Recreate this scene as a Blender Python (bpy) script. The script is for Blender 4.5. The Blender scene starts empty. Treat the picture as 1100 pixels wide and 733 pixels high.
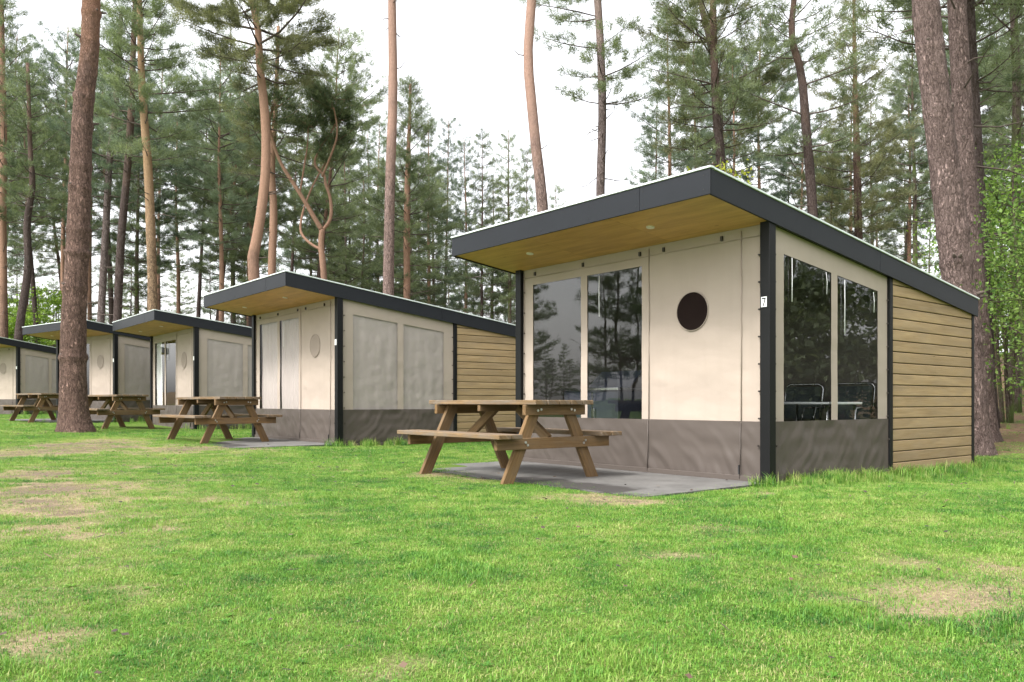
import bpy, math, random
import numpy as np
from mathutils import Vector, Matrix, noise

R = math.radians
sc = bpy.context.scene
COL = sc.collection
rng = np.random.default_rng(7)
random.seed(7)

# ------------------------------------------------------------------ camera model (used to measure positions)
F, CX, HY, CH = 869.0, 550.0, 432.0, 0.76
def at(px, py, Y):
    return Vector(((px - CX) / F * Y, Y, CH + (HY - py) / F * Y))

def softplus(v, k=1.0):
    return k * math.log1p(math.exp(min(40, v / k)))

def gz(x, y):
    """height of the ground"""
    z = 0.019 * softplus(-x - 1.5, 1.2)
    d = 1 / (1 + math.exp(-(x - 3.6 + 0.0 * y) * 2.2)) / (1 + math.exp(-(y - 7.6) * 2.0))
    z -= 0.10 * d
    z += 0.085 * softplus(min(y, 60) - 14.0, 1.5) / (1 + math.exp(-(x - 6.2) * 0.9))
    z += 0.03 * softplus(min(y, 90) - 40.0, 4)
    z += 0.018 * noise.noise(Vector((x * .45, y * .45, 3.1))) + 0.008 * noise.noise(Vector((x * 1.7, y * 1.7, 7.7)))
    return z

# ------------------------------------------------------------------ node helpers
def new_mat(name):
    m = bpy.data.materials.new(name); m.use_nodes = True
    nt = m.node_tree; nt.nodes.clear()
    out = nt.nodes.new('ShaderNodeOutputMaterial')
    return m, nt, out

class N:
    def __init__(s, nt): s.nt = nt
    def n(s, t, **kw):
        x = s.nt.nodes.new('ShaderNode' + t)
        for k, v in kw.items(): setattr(x, k, v)
        return x
    def l(s, a, b): s.nt.links.new(a, b)
    def coord(s, scale=(1, 1, 1), kind='Object', attr=None):
        mp = s.n('Mapping'); mp.inputs['Scale'].default_value = scale
        if attr:
            a = s.n('Attribute', attribute_name=attr); s.l(a.outputs['Vector'], mp.inputs['Vector'])
        elif kind == 'World':
            g = s.n('NewGeometry'); s.l(g.outputs['Position'], mp.inputs['Vector'])
        else:
            t = s.n('TexCoord'); s.l(t.outputs[kind], mp.inputs['Vector'])
        return mp.outputs['Vector']
    def noise(s, vec, scale, detail=4, rough=.55, dist=0.0):
        t = s.n('TexNoise'); t.inputs['Scale'].default_value = scale; t.inputs['Detail'].default_value = detail
        t.inputs['Roughness'].default_value = rough; t.inputs['Distortion'].default_value = dist
        s.l(vec, t.inputs['Vector']); return t.outputs['Fac']
    def ramp(s, fac, stops):
        r = s.n('ValToRGB'); e = r.color_ramp.elements
        while len(e) < len(stops): e.new(.5)
        for el, (p, c) in zip(e, stops):
            el.position = p; el.color = (*c, 1) if len(c) == 3 else c
        s.l(fac, r.inputs['Fac']); return r.outputs['Color']
    def mix(s, fac, a, b, mode='MIX'):
        m = s.n('MixRGB', blend_type=mode)
        for sock, v in ((m.inputs[0], fac), (m.inputs[1], a), (m.inputs[2], b)):
            if hasattr(v, 'links') or hasattr(v, 'is_linked'): s.l(v, sock)
            elif isinstance(v, (int, float)): sock.default_value = v
            else: sock.default_value = (*v, 1)
        return m.outputs[0]
    def math(s, op, a, b=0.0, clamp=False):
        m = s.n('Math', operation=op, use_clamp=clamp)
        for sock, v in ((m.inputs[0], a), (m.inputs[1], b)):
            if isinstance(v, (int, float)): sock.default_value = v
            else: s.l(v, sock)
        return m.outputs[0]
    def bump(s, h, strength, dist, normal=None):
        b = s.n('Bump'); b.inputs['Strength'].default_value = strength; b.inputs['Distance'].default_value = dist
        s.l(h, b.inputs['Height'])
        if normal is not None: s.l(normal, b.inputs['Normal'])
        return b.outputs['Normal']

def principled(name, color, rough=.6, metal=0.0, spec=.5, var=0.15, vscale=3.0, bump=0.0, bscale=60, stretch=(1, 1, 1), coat=0):
    m, nt, out = new_mat(name); k = N(nt)
    p = k.n('BsdfPrincipled'); k.l(p.outputs[0], out.inputs[0])
    v = k.coord(stretch)
    f = k.noise(v, vscale, 5, .6)
    lo = tuple(c * (1 - var) for c in color); hi = tuple(min(1, c * (1 + var)) for c in color)
    k.l(k.ramp(f, [(.3, lo), (.7, hi)]), p.inputs['Base Color'])
    p.inputs['Roughness'].default_value = rough; p.inputs['Metallic'].default_value = metal
    p.inputs['Specular IOR Level'].default_value = spec
    if bump:
        k.l(k.bump(k.noise(v, bscale, 3), bump, .01), p.inputs['Normal'])
    return m

def fabric(name, color, rough, wrinkle, dirt, spec=.3, weave=.15):
    m, nt, out = new_mat(name); k = N(nt)
    p = k.n('BsdfPrincipled'); k.l(p.outputs[0], out.inputs[0])
    v = k.coord()
    big = k.noise(v, 1.3, 5, .6); streak = k.noise(k.coord((9, 9, .6)), 1.0, 4)
    c = k.mix(k.ramp(big, [(.35, (0, 0, 0)), (.75, (1, 1, 1))]), tuple(x * .90 for x in color), color)
    c = k.mix(k.math('MULTIPLY', k.ramp(streak, [(.5, (0, 0, 0)), (.8, (1, 1, 1))]), dirt), c, tuple(x * .62 for x in color))
    # water marks and grime blown up along the hem, part of the cloth
    k.l(c, p.inputs['Base Color'])
    p.inputs['Roughness'].default_value = rough; p.inputs['Specular IOR Level'].default_value = spec
    w1 = k.noise(k.coord((1.2, 1.2, 2.6)), 1.9, 2, .45, .5)
    w2 = k.noise(v, 9, 3, .5, .6)
    h = k.math('ADD', k.math('MULTIPLY', w1, 1.0), k.math('MULTIPLY', w2, .25))
    nrm = k.bump(h, wrinkle, .03)
    k.l(k.bump(k.noise(v, 420, 1), weave, .002, nrm), p.inputs['Normal'])
    return m

def wood(name, dark, light, rough=.7, weather=None, wamount=.4, bump=.25):
    """plank wood; 'grain' attribute = (along, across, random per plank)"""
    m, nt, out = new_mat(name); k = N(nt)
    p = k.n('BsdfPrincipled'); k.l(p.outputs[0], out.inputs[0])
    g = k.coord((1, 22, 1), attr='grain'); g2 = k.coord((.6, 5, 1), attr='grain')
    n1 = k.noise(g, 3.0, 6, .65, .5); n2 = k.noise(g2, 2.2, 3, .5, .8)
    c = k.ramp(n1, [(.3, dark), (.7, light)])
    c = k.mix(k.ramp(n2, [(.35, (0, 0, 0)), (.75, (.55, .55, .55))]), c, tuple(x * .55 for x in dark))
    a = k.n('Attribute', attribute_name='grain'); sx = k.n('SeparateXYZ'); k.l(a.outputs['Vector'], sx.inputs[0])
    wn = k.n('TexWhiteNoise', noise_dimensions='1D'); k.l(sx.outputs['Z'], wn.inputs['W'])
    hsv = k.n('HueSaturation'); k.l(c, hsv.inputs['Color'])
    k.l(k.math('ADD', k.math('MULTIPLY', wn.outputs['Value'], .34), .83), hsv.inputs['Value'])
    c = hsv.outputs['Color']
    if weather:
        w = k.noise(k.coord((1, 4, 1), attr='grain'), 2.5, 5, .7)
        c = k.mix(k.math('MULTIPLY', k.ramp(w, [(.42, (0, 0, 0)), (.62, (1, 1, 1))]), wamount), c, weather)
    # knots
    vo = k.n('TexVoronoi'); vo.inputs['Scale'].default_value = 1.0
    k.l(k.coord((1.9, 9, 1), attr='grain'), vo.inputs['Vector'])
    c = k.mix(k.ramp(vo.outputs['Distance'], [(.03, (.7, .7, .7)), (.08, (0, 0, 0))]), c, tuple(x * .35 for x in dark))
    k.l(c, p.inputs['Base Color'])
    p.inputs['Roughness'].default_value = rough; p.inputs['Specular IOR Level'].default_value = .3
    k.l(k.bump(n1, bump, .004), p.inputs['Normal'])
    return m

def bark(name, low, mid, upper, z0, z1, crack=(.035, .022, .017), scale=1.0, bump=1.0, moss=0.0):
    """bark plates with dark fissures, flaking to orange higher up the stem"""
    m, nt, out = new_mat(name); k = N(nt)
    p = k.n('BsdfPrincipled'); k.l(p.outputs[0], out.inputs[0])
    v = k.coord((1, 1, .28))
    wob = k.n('TexNoise'); wob.inputs['Scale'].default_value = 9 * scale; wob.inputs['Detail'].default_value = 4; k.l(v, wob.inputs['Vector'])
    vv = k.n('VectorMath', operation='MULTIPLY_ADD'); k.l(wob.outputs['Color'], vv.inputs[0]); vv.inputs[1].default_value = (.16, .16, .16); k.l(v, vv.inputs[2])
    vo = k.n('TexVoronoi', feature='DISTANCE_TO_EDGE'); vo.inputs['Scale'].default_value = 19 * scale; k.l(vv.outputs[0], vo.inputs['Vector'])
    vc = k.n('TexVoronoi'); vc.inputs['Scale'].default_value = 19 * scale; k.l(vv.outputs[0], vc.inputs['Vector'])
    rn = k.noise(k.coord((1, 1, .45)), 17 * scale, 6, .75, .8)
    rid = k.math('MULTIPLY', k.math('ABSOLUTE', k.math('SUBTRACT', rn, .5)), 9.0, True)
    n1 = k.noise(k.coord((1, 1, .5)), 48 * scale, 5, .75); n2 = k.noise(k.coord((1, 1, .6)), 2.2, 4, .6)
    t = k.n('TexCoord'); sp = k.n('SeparateXYZ'); k.l(t.outputs['Object'], sp.inputs[0])
    hz = k.math('DIVIDE', k.math('SUBTRACT', sp.outputs['Z'], z0), z1 - z0)
    hz = k.math('ADD', hz, k.math('MULTIPLY', k.math('SUBTRACT', n2, .5), .9), True)
    c = k.mix(k.ramp(n1, [(.3, (0, 0, 0)), (.72, (1, 1, 1))]), low, mid)
    sepc = k.n('SeparateColor'); k.l(vc.outputs['Color'], sepc.inputs[0])
    c = k.mix(k.math('MULTIPLY', sepc.outputs[0], .35), c, tuple(x * 1.5 for x in mid))
    up = k.mix(k.ramp(n1, [(.3, (0, 0, 0)), (.75, (1, 1, 1))]), tuple(x * .68 for x in upper), upper)
    edge_lo = k.ramp(vo.outputs['Distance'], [(.0, (1, 1, 1)), (.10, (0, 0, 0))])
    c = k.mix(k.math('MULTIPLY', edge_lo, .66), c, crack)
    c = k.mix(k.math('MULTIPLY', k.math('SUBTRACT', 1.0, rid), .62), c, crack)
    c = k.mix(k.ramp(hz, [(.35, (0, 0, 0)), (.8, (1, 1, 1))]), c, up)
    if moss:
        mo = k.noise(k.coord((1, 1, .4)), 3.0, 4, .6)
        c = k.mix(k.math('MULTIPLY', k.ramp(mo, [(.45, (0, 0, 0)), (.6, (1, 1, 1))]), moss), c, (.10, .15, .035))
    k.l(c, p.inputs['Base Color'])
    p.inputs['Roughness'].default_value = .9; p.inputs['Specular IOR Level'].default_value = .15
    hh = k.math('ADD', k.math('MULTIPLY', k.ramp(vo.outputs['Distance'], [(0, (0, 0, 0)), (.16, (1, 1, 1))]), .6), k.math('ADD', rid, k.math('MULTIPLY', n1, .8)))
    k.l(k.bump(hh, bump, .035), p.inputs['Normal'])
    return m

def leafy(name, dark, light, trans=.35, rand_scale=.9, yellow=None, rough=.6):
    m, nt, out = new_mat(name); k = N(nt)
    g = k.coord(kind='World')
    f = k.noise(g, rand_scale, 3, .6)
    a = k.n('Attribute', attribute_name='tint')
    f = k.math('ADD', k.math('MULTIPLY', f, .6), k.math('MULTIPLY', a.outputs['Fac'], .55))
    oi = k.n('ObjectInfo')
    f = k.math('ADD', f, k.math('MULTIPLY', k.math('SUBTRACT', oi.outputs['Random'], .5), .25))
    c = k.ramp(f, [(.25, dark), (.8, light)])
    if yellow:
        c = k.mix(k.ramp(a.outputs['Fac'], [(.86, (0, 0, 0)), (.95, (.8, .8, .8))]), c, yellow)
    d = k.n('BsdfPrincipled'); k.l(c, d.inputs['Base Color']); d.inputs['Roughness'].default_value = rough
    d.inputs['Specular IOR Level'].default_value = .25
    tr = k.n('BsdfTranslucent'); k.l(k.mix(1.0, c, (1.25, 1.3, .8), 'MULTIPLY'), tr.inputs['Color'])
    mx = k.n('MixShader'); mx.inputs[0].default_value = trans
    k.l(d.outputs[0], mx.inputs[1]); k.l(tr.outputs[0], mx.inputs[2]); k.l(mx.outputs[0], out.inputs[0])
    return m

def film_mat(name, tint=(.96, .96, .95), base=.10, rough=.012, wav=.03):
    m, nt, out = new_mat(name); k = N(nt)
    v = k.coord((1, 1, 1))
    h = k.math('ADD', k.noise(k.coord((1.3, 1.3, .8)), 1.6, 1, .4, .3), k.math('MULTIPLY', k.noise(k.coord((1, 1, .5)), 7, 1), .03))
    nrm = k.bump(h, wav, .06)
    lw = k.n('LayerWeight'); lw.inputs['Blend'].default_value = .5
    fac = k.math('ADD', k.math('MULTIPLY', k.math('POWER', lw.outputs['Facing'], 4.0), .9 if base > .05 else .3), base, True)
    sm = k.noise(k.coord((1, 1, .35)), 7, 5, .7)
    tr = k.n('BsdfTransparent'); tr.inputs[0].default_value = (*tint, 1)
    gl = k.n('BsdfGlossy'); gl.inputs['Roughness'].default_value = rough; k.l(nrm, gl.inputs['Normal'])
    df = k.n('BsdfDiffuse'); df.inputs[0].default_value = (.6, .6, .58, 1)
    m1 = k.n('MixShader'); k.l(k.math('MULTIPLY', k.ramp(sm, [(.52, (0, 0, 0)), (.8, (1, 1, 1))]), .02), m1.inputs[0])
    k.l(tr.outputs[0], m1.inputs[1]); k.l(df.outputs[0], m1.inputs[2])
    mx = k.n('MixShader'); k.l(fac, mx.inputs[0]); k.l(m1.outputs[0], mx.inputs[1]); k.l(gl.outputs[0], mx.inputs[2])
    k.l(mx.outputs[0], out.inputs[0])
    return m

M = {}
M['canvas'] = fabric('beige canvas', (.368, .306, .254), .75, .22, .12)
M['skirt'] = fabric('brown pvc', (.088, .072, .062), .5, .10, .08, .28, .05)
M['blind'] = fabric('taupe blind cloth', (.385, .338, .315), .8, .30, .05)
M['curtain'] = fabric('grey curtain', (.40, .352, .33), .85, .15, .05)
M['flap'] = fabric('porthole flap cloth', (.27, .222, .182), .8, .2, .05)
M['porthole'] = principled('dark mesh', (.011, .006, .005), .85, spec=.1, bump=.3, bscale=300)
M['film'] = film_mat('clear window film')
M['film_dull'] = film_mat('dull window film', base=.02, rough=.16)
M['fascia'] = principled('charcoal panel', (.013, .0145, .018), .5, spec=.22, var=.12, vscale=1.2, bump=.04, bscale=30)
M['post'] = principled('black powder coat', (.005, .0052, .0055), .5, spec=.22, var=.2, bump=.08, bscale=80)
M['trim'] = principled('pale roof edge', (.60, .65, .64), .35, var=.08)
M['felt'] = principled('grey roofing', (.42, .45, .44), .8, var=.1)
M['soffit'] = wood('plywood soffit', (.48, .268, .092), (.58, .35, .135), .5, bump=.06)
M['plank'] = wood('wood cladding', (.29, .195, .098), (.385, .275, .152), .72, (.27, .21, .145), .3)
M['table'] = wood('picnic wood', (.10, .055, .020), (.215, .130, .055), .7, (.13, .095, .062), .45, .4)
M['tabletop'] = wood('weathered board', (.12, .073, .034), (.235, .155, .080), .8, (.15, .125, .10), .8, .5)
M['white'] = principled('white plastic', (.78, .78, .77), .5, var=.04)
M['ink'] = principled('black ink', (.012, .012, .012), .6)
M['metal'] = principled('galvanised metal', (.55, .55, .54), .38, 1.0, var=.1)
M['chrome'] = principled('chrome tube', (.34, .35, .36), .25, 1.0, var=.03)
M['hook'] = principled('dark hook', (.03, .022, .018), .5)
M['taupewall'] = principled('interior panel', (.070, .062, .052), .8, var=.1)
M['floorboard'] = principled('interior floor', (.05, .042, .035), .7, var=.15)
M['chairfab'] = principled('dark chair cloth', (.018, .026, .028), .8, var=.2)
M['whitetop'] = principled('pale table laminate', (.55, .57, .58), .3, var=.03)
M['steel'] = principled('brushed steel', (.48, .49, .51), .25, 1.0, var=.08, stretch=(1, 30, 1))
M['navy'] = principled('dark blue unit', (.030, .036, .055), .3, var=.1)
M['lampglass'] = principled('downlight lens', (.75, .72, .66), .3, var=.03)
M['under'] = principled('near-black fill', (.006, .006, .006), .9)
M['block'] = principled('grey block', (.20, .18, .15), .9, var=.25, bump=.3)

M['bark_big'] = bark('old pine bark', (.195, .118, .092), (.44, .285, .232), (.45, .245, .160), 5.4, 9.8, bump=1.0)
M['bark_right'] = bark('thick pine bark', (.195, .136, .118), (.42, .31, .278), (.40, .295, .26), 14, 20, bump=1.0)
M['bark_pine'] = bark('pine bark', (.085, .056, .046), (.17, .118, .10), (.25, .145, .095), 5.0, 13, scale=.8, bump=.7)
M['bark_dark'] = bark('dark pine bark', (.06, .046, .042), (.14, .108, .10), (.19, .125, .095), 6, 15, scale=.8, bump=.7)
M['bark_red'] = bark('red pine bark', (.125, .080, .062), (.235, .150, .115), (.315, .190, .132), 2.0, 7, scale=.7, bump=.4)
M['bark_pink'] = bark('pinkish pine bark', (.15, .105, .092), (.30, .215, .19), (.37, .235, .185), 5.0, 11, scale=.7, bump=.4)
M['bark_pale'] = bark('pale ochre pine bark', (.21, .140, .085), (.34, .235, .145), (.36, .235, .14), 4.0, 10, scale=.7, bump=.4)
M['bark_grey'] = bark('grey pine bark', (.12, .094, .088), (.26, .21, .20), (.30, .22, .19), 8, 18, scale=.7, bump=.6)
M['bark_moss'] = bark('mossy bark', (.10, .08, .065), (.20, .155, .13), (.24, .17, .13), 8, 18, scale=.8, bump=.7, moss=.8)
M['twig'] = principled('dark twigs', (.095, .075, .064), .9, spec=.1, var=.25)
M['needles'] = leafy('pine needles', (.034, .054, .030), (.205, .245, .145), .45, .5)
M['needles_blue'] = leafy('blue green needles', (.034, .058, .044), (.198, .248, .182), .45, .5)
M['needles_olive'] = leafy('olive needles', (.044, .056, .028), (.235, .240, .138), .45, .5)
M['leaves'] = leafy('fresh leaves', (.055, .115, .026), (.25, .37, .10), .45, 1.2)
M['leaves_yellow'] = leafy('yellow green leaves', (.12, .17, .015), (.36, .38, .05), .45, 1.2)
M['leaves_far'] = leafy('light bush leaves', (.07, .14, .02), (.20, .30, .05), .45, .8)

# ------------------------------------------------------------------ mesh builder
class MB:
    def __init__(s): s.v = []; s.f = []; s.g = []; s.hasg = False
    def add(s, verts, faces, grain=None):
        o = len(s.v); s.v += [tuple(p) for p in verts]; s.f += [tuple(i + o for i in f) for f in faces]
        if grain is None: s.g += [(p[0], p[1], p[2]) for p in verts]
        else: s.g += grain; s.hasg = True
        return s
    def bar(s, p0, p1, w, h, up=(0, 0, 1), ext=0.0):
        """box along p0-p1, w across, h along 'up'"""
        p0 = Vector(p0); p1 = Vector(p1); d = (p1 - p0); L = d.length; d.normalize()
        p0 = p0 - d * ext; L += 2 * ext
        side = d.cross(Vector(up)); side.normalize(); u = side.cross(d); u.normalize()
        vs, gr = [], []; r = random.random() * 50
        for a in (0, L):
            for b, c in ((-1, -1), (1, -1), (1, 1), (-1, 1)):
                vs.append(p0 + d * a + side * b * w / 2 + u * c * h / 2)
                gr.append((a + r, b * w / 2 + c * h / 2 + r * .3, r))
        return s.add(vs, [(3, 2, 1, 0), (4, 5, 6, 7), (0, 1, 5, 4), (1, 2, 6, 5), (2, 3, 7, 6), (3, 0, 4, 7)], gr)
    def box(s, x0, x1, y0, y1, z0, z1):
        dims = (x1 - x0, y1 - y0, z1 - z0); ax = max(range(3), key=lambda i: dims[i])
        vs = [(x, y, z) for z in (z0, z1) for x, y in ((x0, y0), (x1, y0), (x1, y1), (x0, y1))]
        r = random.random() * 50; o = [i for i in range(3) if i != ax]
        gr = [(p[ax] + r, p[o[0]] + p[o[1]] + r * .3, r) for p in vs]
        return s.add(vs, [(3, 2, 1, 0), (4, 5, 6, 7), (0, 1, 5, 4), (1, 2, 6, 5), (2, 3, 7, 6), (3, 0, 4, 7)], gr)
    def prism_y(s, prof, y0, y1, alongx=False):
        """profile in x,z extruded along y"""
        n = len(prof); vs = [(x, y0, z) for x, z in prof] + [(x, y1, z) for x, z in prof]
        r = random.random() * 50
        gr = [(p[0] + r, p[1] + p[2] + r * .3, r) if alongx else (p[1] + r, p[0] + p[2], r) for p in vs]
        fs = [tuple(range(n)), tuple(range(2 * n - 1, n - 1, -1))] + [(i, i + n, (i + 1) % n + n, (i + 1) % n) for i in range(n)]
        return s.add(vs, fs, gr)
    def prism_x(s, prof, x0, x1):
        n = len(prof); vs = [(x0, y, z) for y, z in prof] + [(x1, y, z) for y, z in prof]
        fs = [tuple(range(n - 1, -1, -1)), tuple(range(n, 2 * n))] + [(i, (i + 1) % n, (i + 1) % n + n, i + n) for i in range(n)]
        return s.add(vs, fs)
    def tube(s, pts, rad, n=8, cap=True, wob=None):
        pts = [Vector(p) for p in pts]; m = len(pts); vs = []
        ref = Vector((1, 0, 0))
        for i, p in enumerate(pts):
            d = (pts[min(i + 1, m - 1)] - pts[max(i - 1, 0)]).normalized()
            if abs(d.dot(ref)) > .95: ref = Vector((0, 1, 0)) if abs(d.y) < .9 else Vector((0, 0, 1))
            a = (ref - d * ref.dot(d)).normalized(); b = d.cross(a)
            r = rad[i] if hasattr(rad, '__len__') else rad
            for j in range(n):
                t = 2 * math.pi * j / n
                q = r * (wob(i, t, p) if wob else 1)
                vs.append(p + (a * math.cos(t) + b * math.sin(t)) * q)
        fs = [(i * n + j, i * n + (j + 1) % n, (i + 1) * n + (j + 1) % n, (i + 1) * n + j) for i in range(m - 1) for j in range(n)]
        if cap: fs += [tuple(range(n - 1, -1, -1)), tuple(range((m - 1) * n, m * n))]
        return s.add(vs, fs)
    def disc(s, c, axis, r, th, n=24, ry=None):
        c = Vector(c); ax = Vector(axis).normalized()
        return s.tube([c - ax * th / 2, c + ax * th / 2], [r, r], n)
    def mesh(s, name, smooth=False):
        me = bpy.data.meshes.new(name); me.from_pydata(s.v, [], s.f)
        if s.hasg:
            at_ = me.attributes.new('grain', 'FLOAT_VECTOR', 'POINT')
            at_.data.foreach_set('vector', np.array(s.g, dtype=np.float32).ravel())
        me.update()
        if smooth: me.polygons.foreach_set('use_smooth', [True] * len(me.polygons))
        return me

def link(name, me, mat, parent=None, bevel=0.0, loc=None, rot=None):
    o = bpy.data.objects.new(name, me); COL.objects.link(o)
    if mat is not None and me is not None and not me.materials: me.materials.append(mat)
    if parent is not None: o.parent = parent
    if bevel:
        b = o.modifiers.new('bevel', 'BEVEL'); b.width = bevel; b.segments = 2; b.limit_method = 'ANGLE'; b.angle_limit = R(40)
    if loc is not None: o.location = loc
    if rot is not None: o.rotation_euler = rot
    return o

def empty(name, loc, rz=0.0):
    o = bpy.data.objects.new(name, None); COL.objects.link(o); o.location = loc; o.rotation_euler = (0, 0, rz)
    o.empty_display_size = .2
    return o

def tag(o, label, cat, group=None, kind=None):
    if label: o['label'] = label
    if cat: o['category'] = cat
    if group: o['group'] = group
    if kind: o['kind'] = kind
    return o

def copy_tree(o, parent=None):
    c = o.copy(); COL.objects.link(c); c.parent = parent
    for ch in list(o.children): copy_tree(ch, c)
    return c

def tri_mesh(name, V, Fc, tint, n_per):
    """fast mesh from numpy; Fc (n,k) with k 3 or 4"""
    me = bpy.data.meshes.new(name); k = Fc.shape[1]
    me.vertices.add(len(V)); me.vertices.foreach_set('co', V.astype(np.float32).ravel())
    me.loops.add(Fc.size); me.loops.foreach_set('vertex_index', Fc.astype(np.int32).ravel())
    me.polygons.add(len(Fc)); me.polygons.foreach_set('loop_start', np.arange(0, Fc.size, k, dtype=np.int32))
    a = me.attributes.new('tint', 'FLOAT', 'POINT'); a.data.foreach_set('value', tint.astype(np.float32))
    me.update(calc_edges=True); me.validate()
    return me

# ------------------------------------------------------------------ the cabin
ZS = .123
def zb(t): return 2.407 - ZS * t        # underside of the roof edge at depth t
W, TB, TR = 3.58, 2.32, 4.49
SEAM = .565

def canvas(axis, off, u0, u1, ztop, z0, holes, amp, seed, step=.06, folds=0):
    """cloth wall as a gently rumpled sheet. axis 'front': u = local y, plane x = off; 'side': u = local x, plane y = off"""
    us = sorted(set([u0, u1] + [h[0] for h in holes] + [h[1] for h in holes]))
    ul = []
    for a, b in zip(us[:-1], us[1:]):
        n = max(1, int((b - a) / step)); ul += [a + (b - a) * i / n for i in range(n)]
    ul.append(u1)
    vz = sorted(set([0.0, 1.0] + [h[2] for h in holes] + [h[3] for h in holes]))
    vl = []
    for a, b in zip(vz[:-1], vz[1:]):
        n = max(1, int((b - a) * (ztop(u0) - z0) / step)); vl += [a + (b - a) * i / n for i in range(n)]
    vl.append(1.0)
    mb = MB(); vs = []
    for u in ul:
        for v in vl:
            z = z0 + v * (ztop(u) - z0)
            e = min(1, min(u - u0, u1 - u) / .12) * min(1, (1 - v) / .1)
            for h in holes:
                du = max(h[0] - u, u - h[1], 0); dv = max(h[2] - v, v - h[3], 0) * (ztop(u) - z0)
                e *= min(1, .35 + math.hypot(du, dv) / .1)
            d = amp * (noise.noise(Vector((u * 2.2, z * 3.2, seed))) + .6 * noise.noise(Vector((u * 5, z * 9, seed + 5))))
            if folds:
                wx = u + .12 * noise.noise(Vector((u * 1.3, z * 2, seed + 20)))
                f1 = noise.noise(Vector((wx * 4 + z * 2.2, z * 1.6, seed + 9))); f2 = noise.noise(Vector((wx * 9 - z * 7, z * 3, seed + 2)))
                d += folds * (1.2 * f1 + .9 * (abs(f2) * 2 - .5) + .8 * noise.noise(Vector((u * 1.1, z * 7, seed + 31)))) * (1 - .35 * v)
            d *= max(0, e)
            vs.append((off - d, u, z) if axis == 'front' else (u, off - d, z))
    nv = len(vl); fs = []
    for i in range(len(ul) - 1):
        for j in range(nv - 1):
            uc, vc = (ul[i] + ul[i + 1]) / 2, (vl[j] + vl[j + 1]) / 2
            if any(h[0] < uc < h[1] and h[2] < vc < h[3] for h in holes): continue
            q = (i * nv + j, i * nv + j + 1, (i + 1) * nv + j + 1, (i + 1) * nv + j)
            fs.append(q if axis == 'front' else q[::-1])
    mb.add(vs, fs)
    return mb.mesh('cloth', True)

def s_at(px):
    r = (px - CX) / F; return (2.373 - 7.5 * r) / (.6305 + .776 * r)

FW = [(1.548, 2.382), (2.489, 3.345)]       # front windows, along s
SW = [(.26, 1.114), (1.235, 2.074)]         # side windows, along t
WTOP = 2.22
def side_top(t): return 2.205 - ZS * t
cache = {}
def cached(key, fn):
    if key not in cache: cache[key] = fn()
    return cache[key]

def quad_sheet(axis, off, u0, u1, z0, zt, wave=0.0, n=24, m=10, pleat=1.0):
    """a hanging sheet (film, blind, curtain) with optional vertical folds"""
    mb = MB(); vs = []; ph = random.random() * 9
    for i in range(n + 1):
        u = u0 + (u1 - u0) * i / n
        for j in range(m + 1):
            z = z0 + (zt(u) - z0) * j / m
            d = off + wave * (pleat * math.sin(u * 38 + ph + .6 * math.sin(z * 2.3)) * .6 + noise.noise(Vector((u * 9, z * 1.1, ph))))
            if not pleat: d += wave * (.9 * noise.noise(Vector((u * 4 + z * 3, z * 5 - u * 3, ph + 4))) + .5 * noise.noise(Vector((u * 14, z * 12, ph + 8))))
            vs.append((d, u, z) if axis == 'front' else (u, d, z))
    fs = [(i * (m + 1) + j, i * (m + 1) + j + 1, (i + 1) * (m + 1) + j + 1, (i + 1) * (m + 1) + j) for i in range(n) for j in range(m)]
    mb.add(vs, fs if axis == 'front' else [f[::-1] for f in fs])
    return mb.mesh('sheet', True)

def mat_copy(me, mat):
    def mk():
        m2 = me.copy(); m2.materials.append(M[mat]); return m2
    return cached((me.name, mat), mk)

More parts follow.
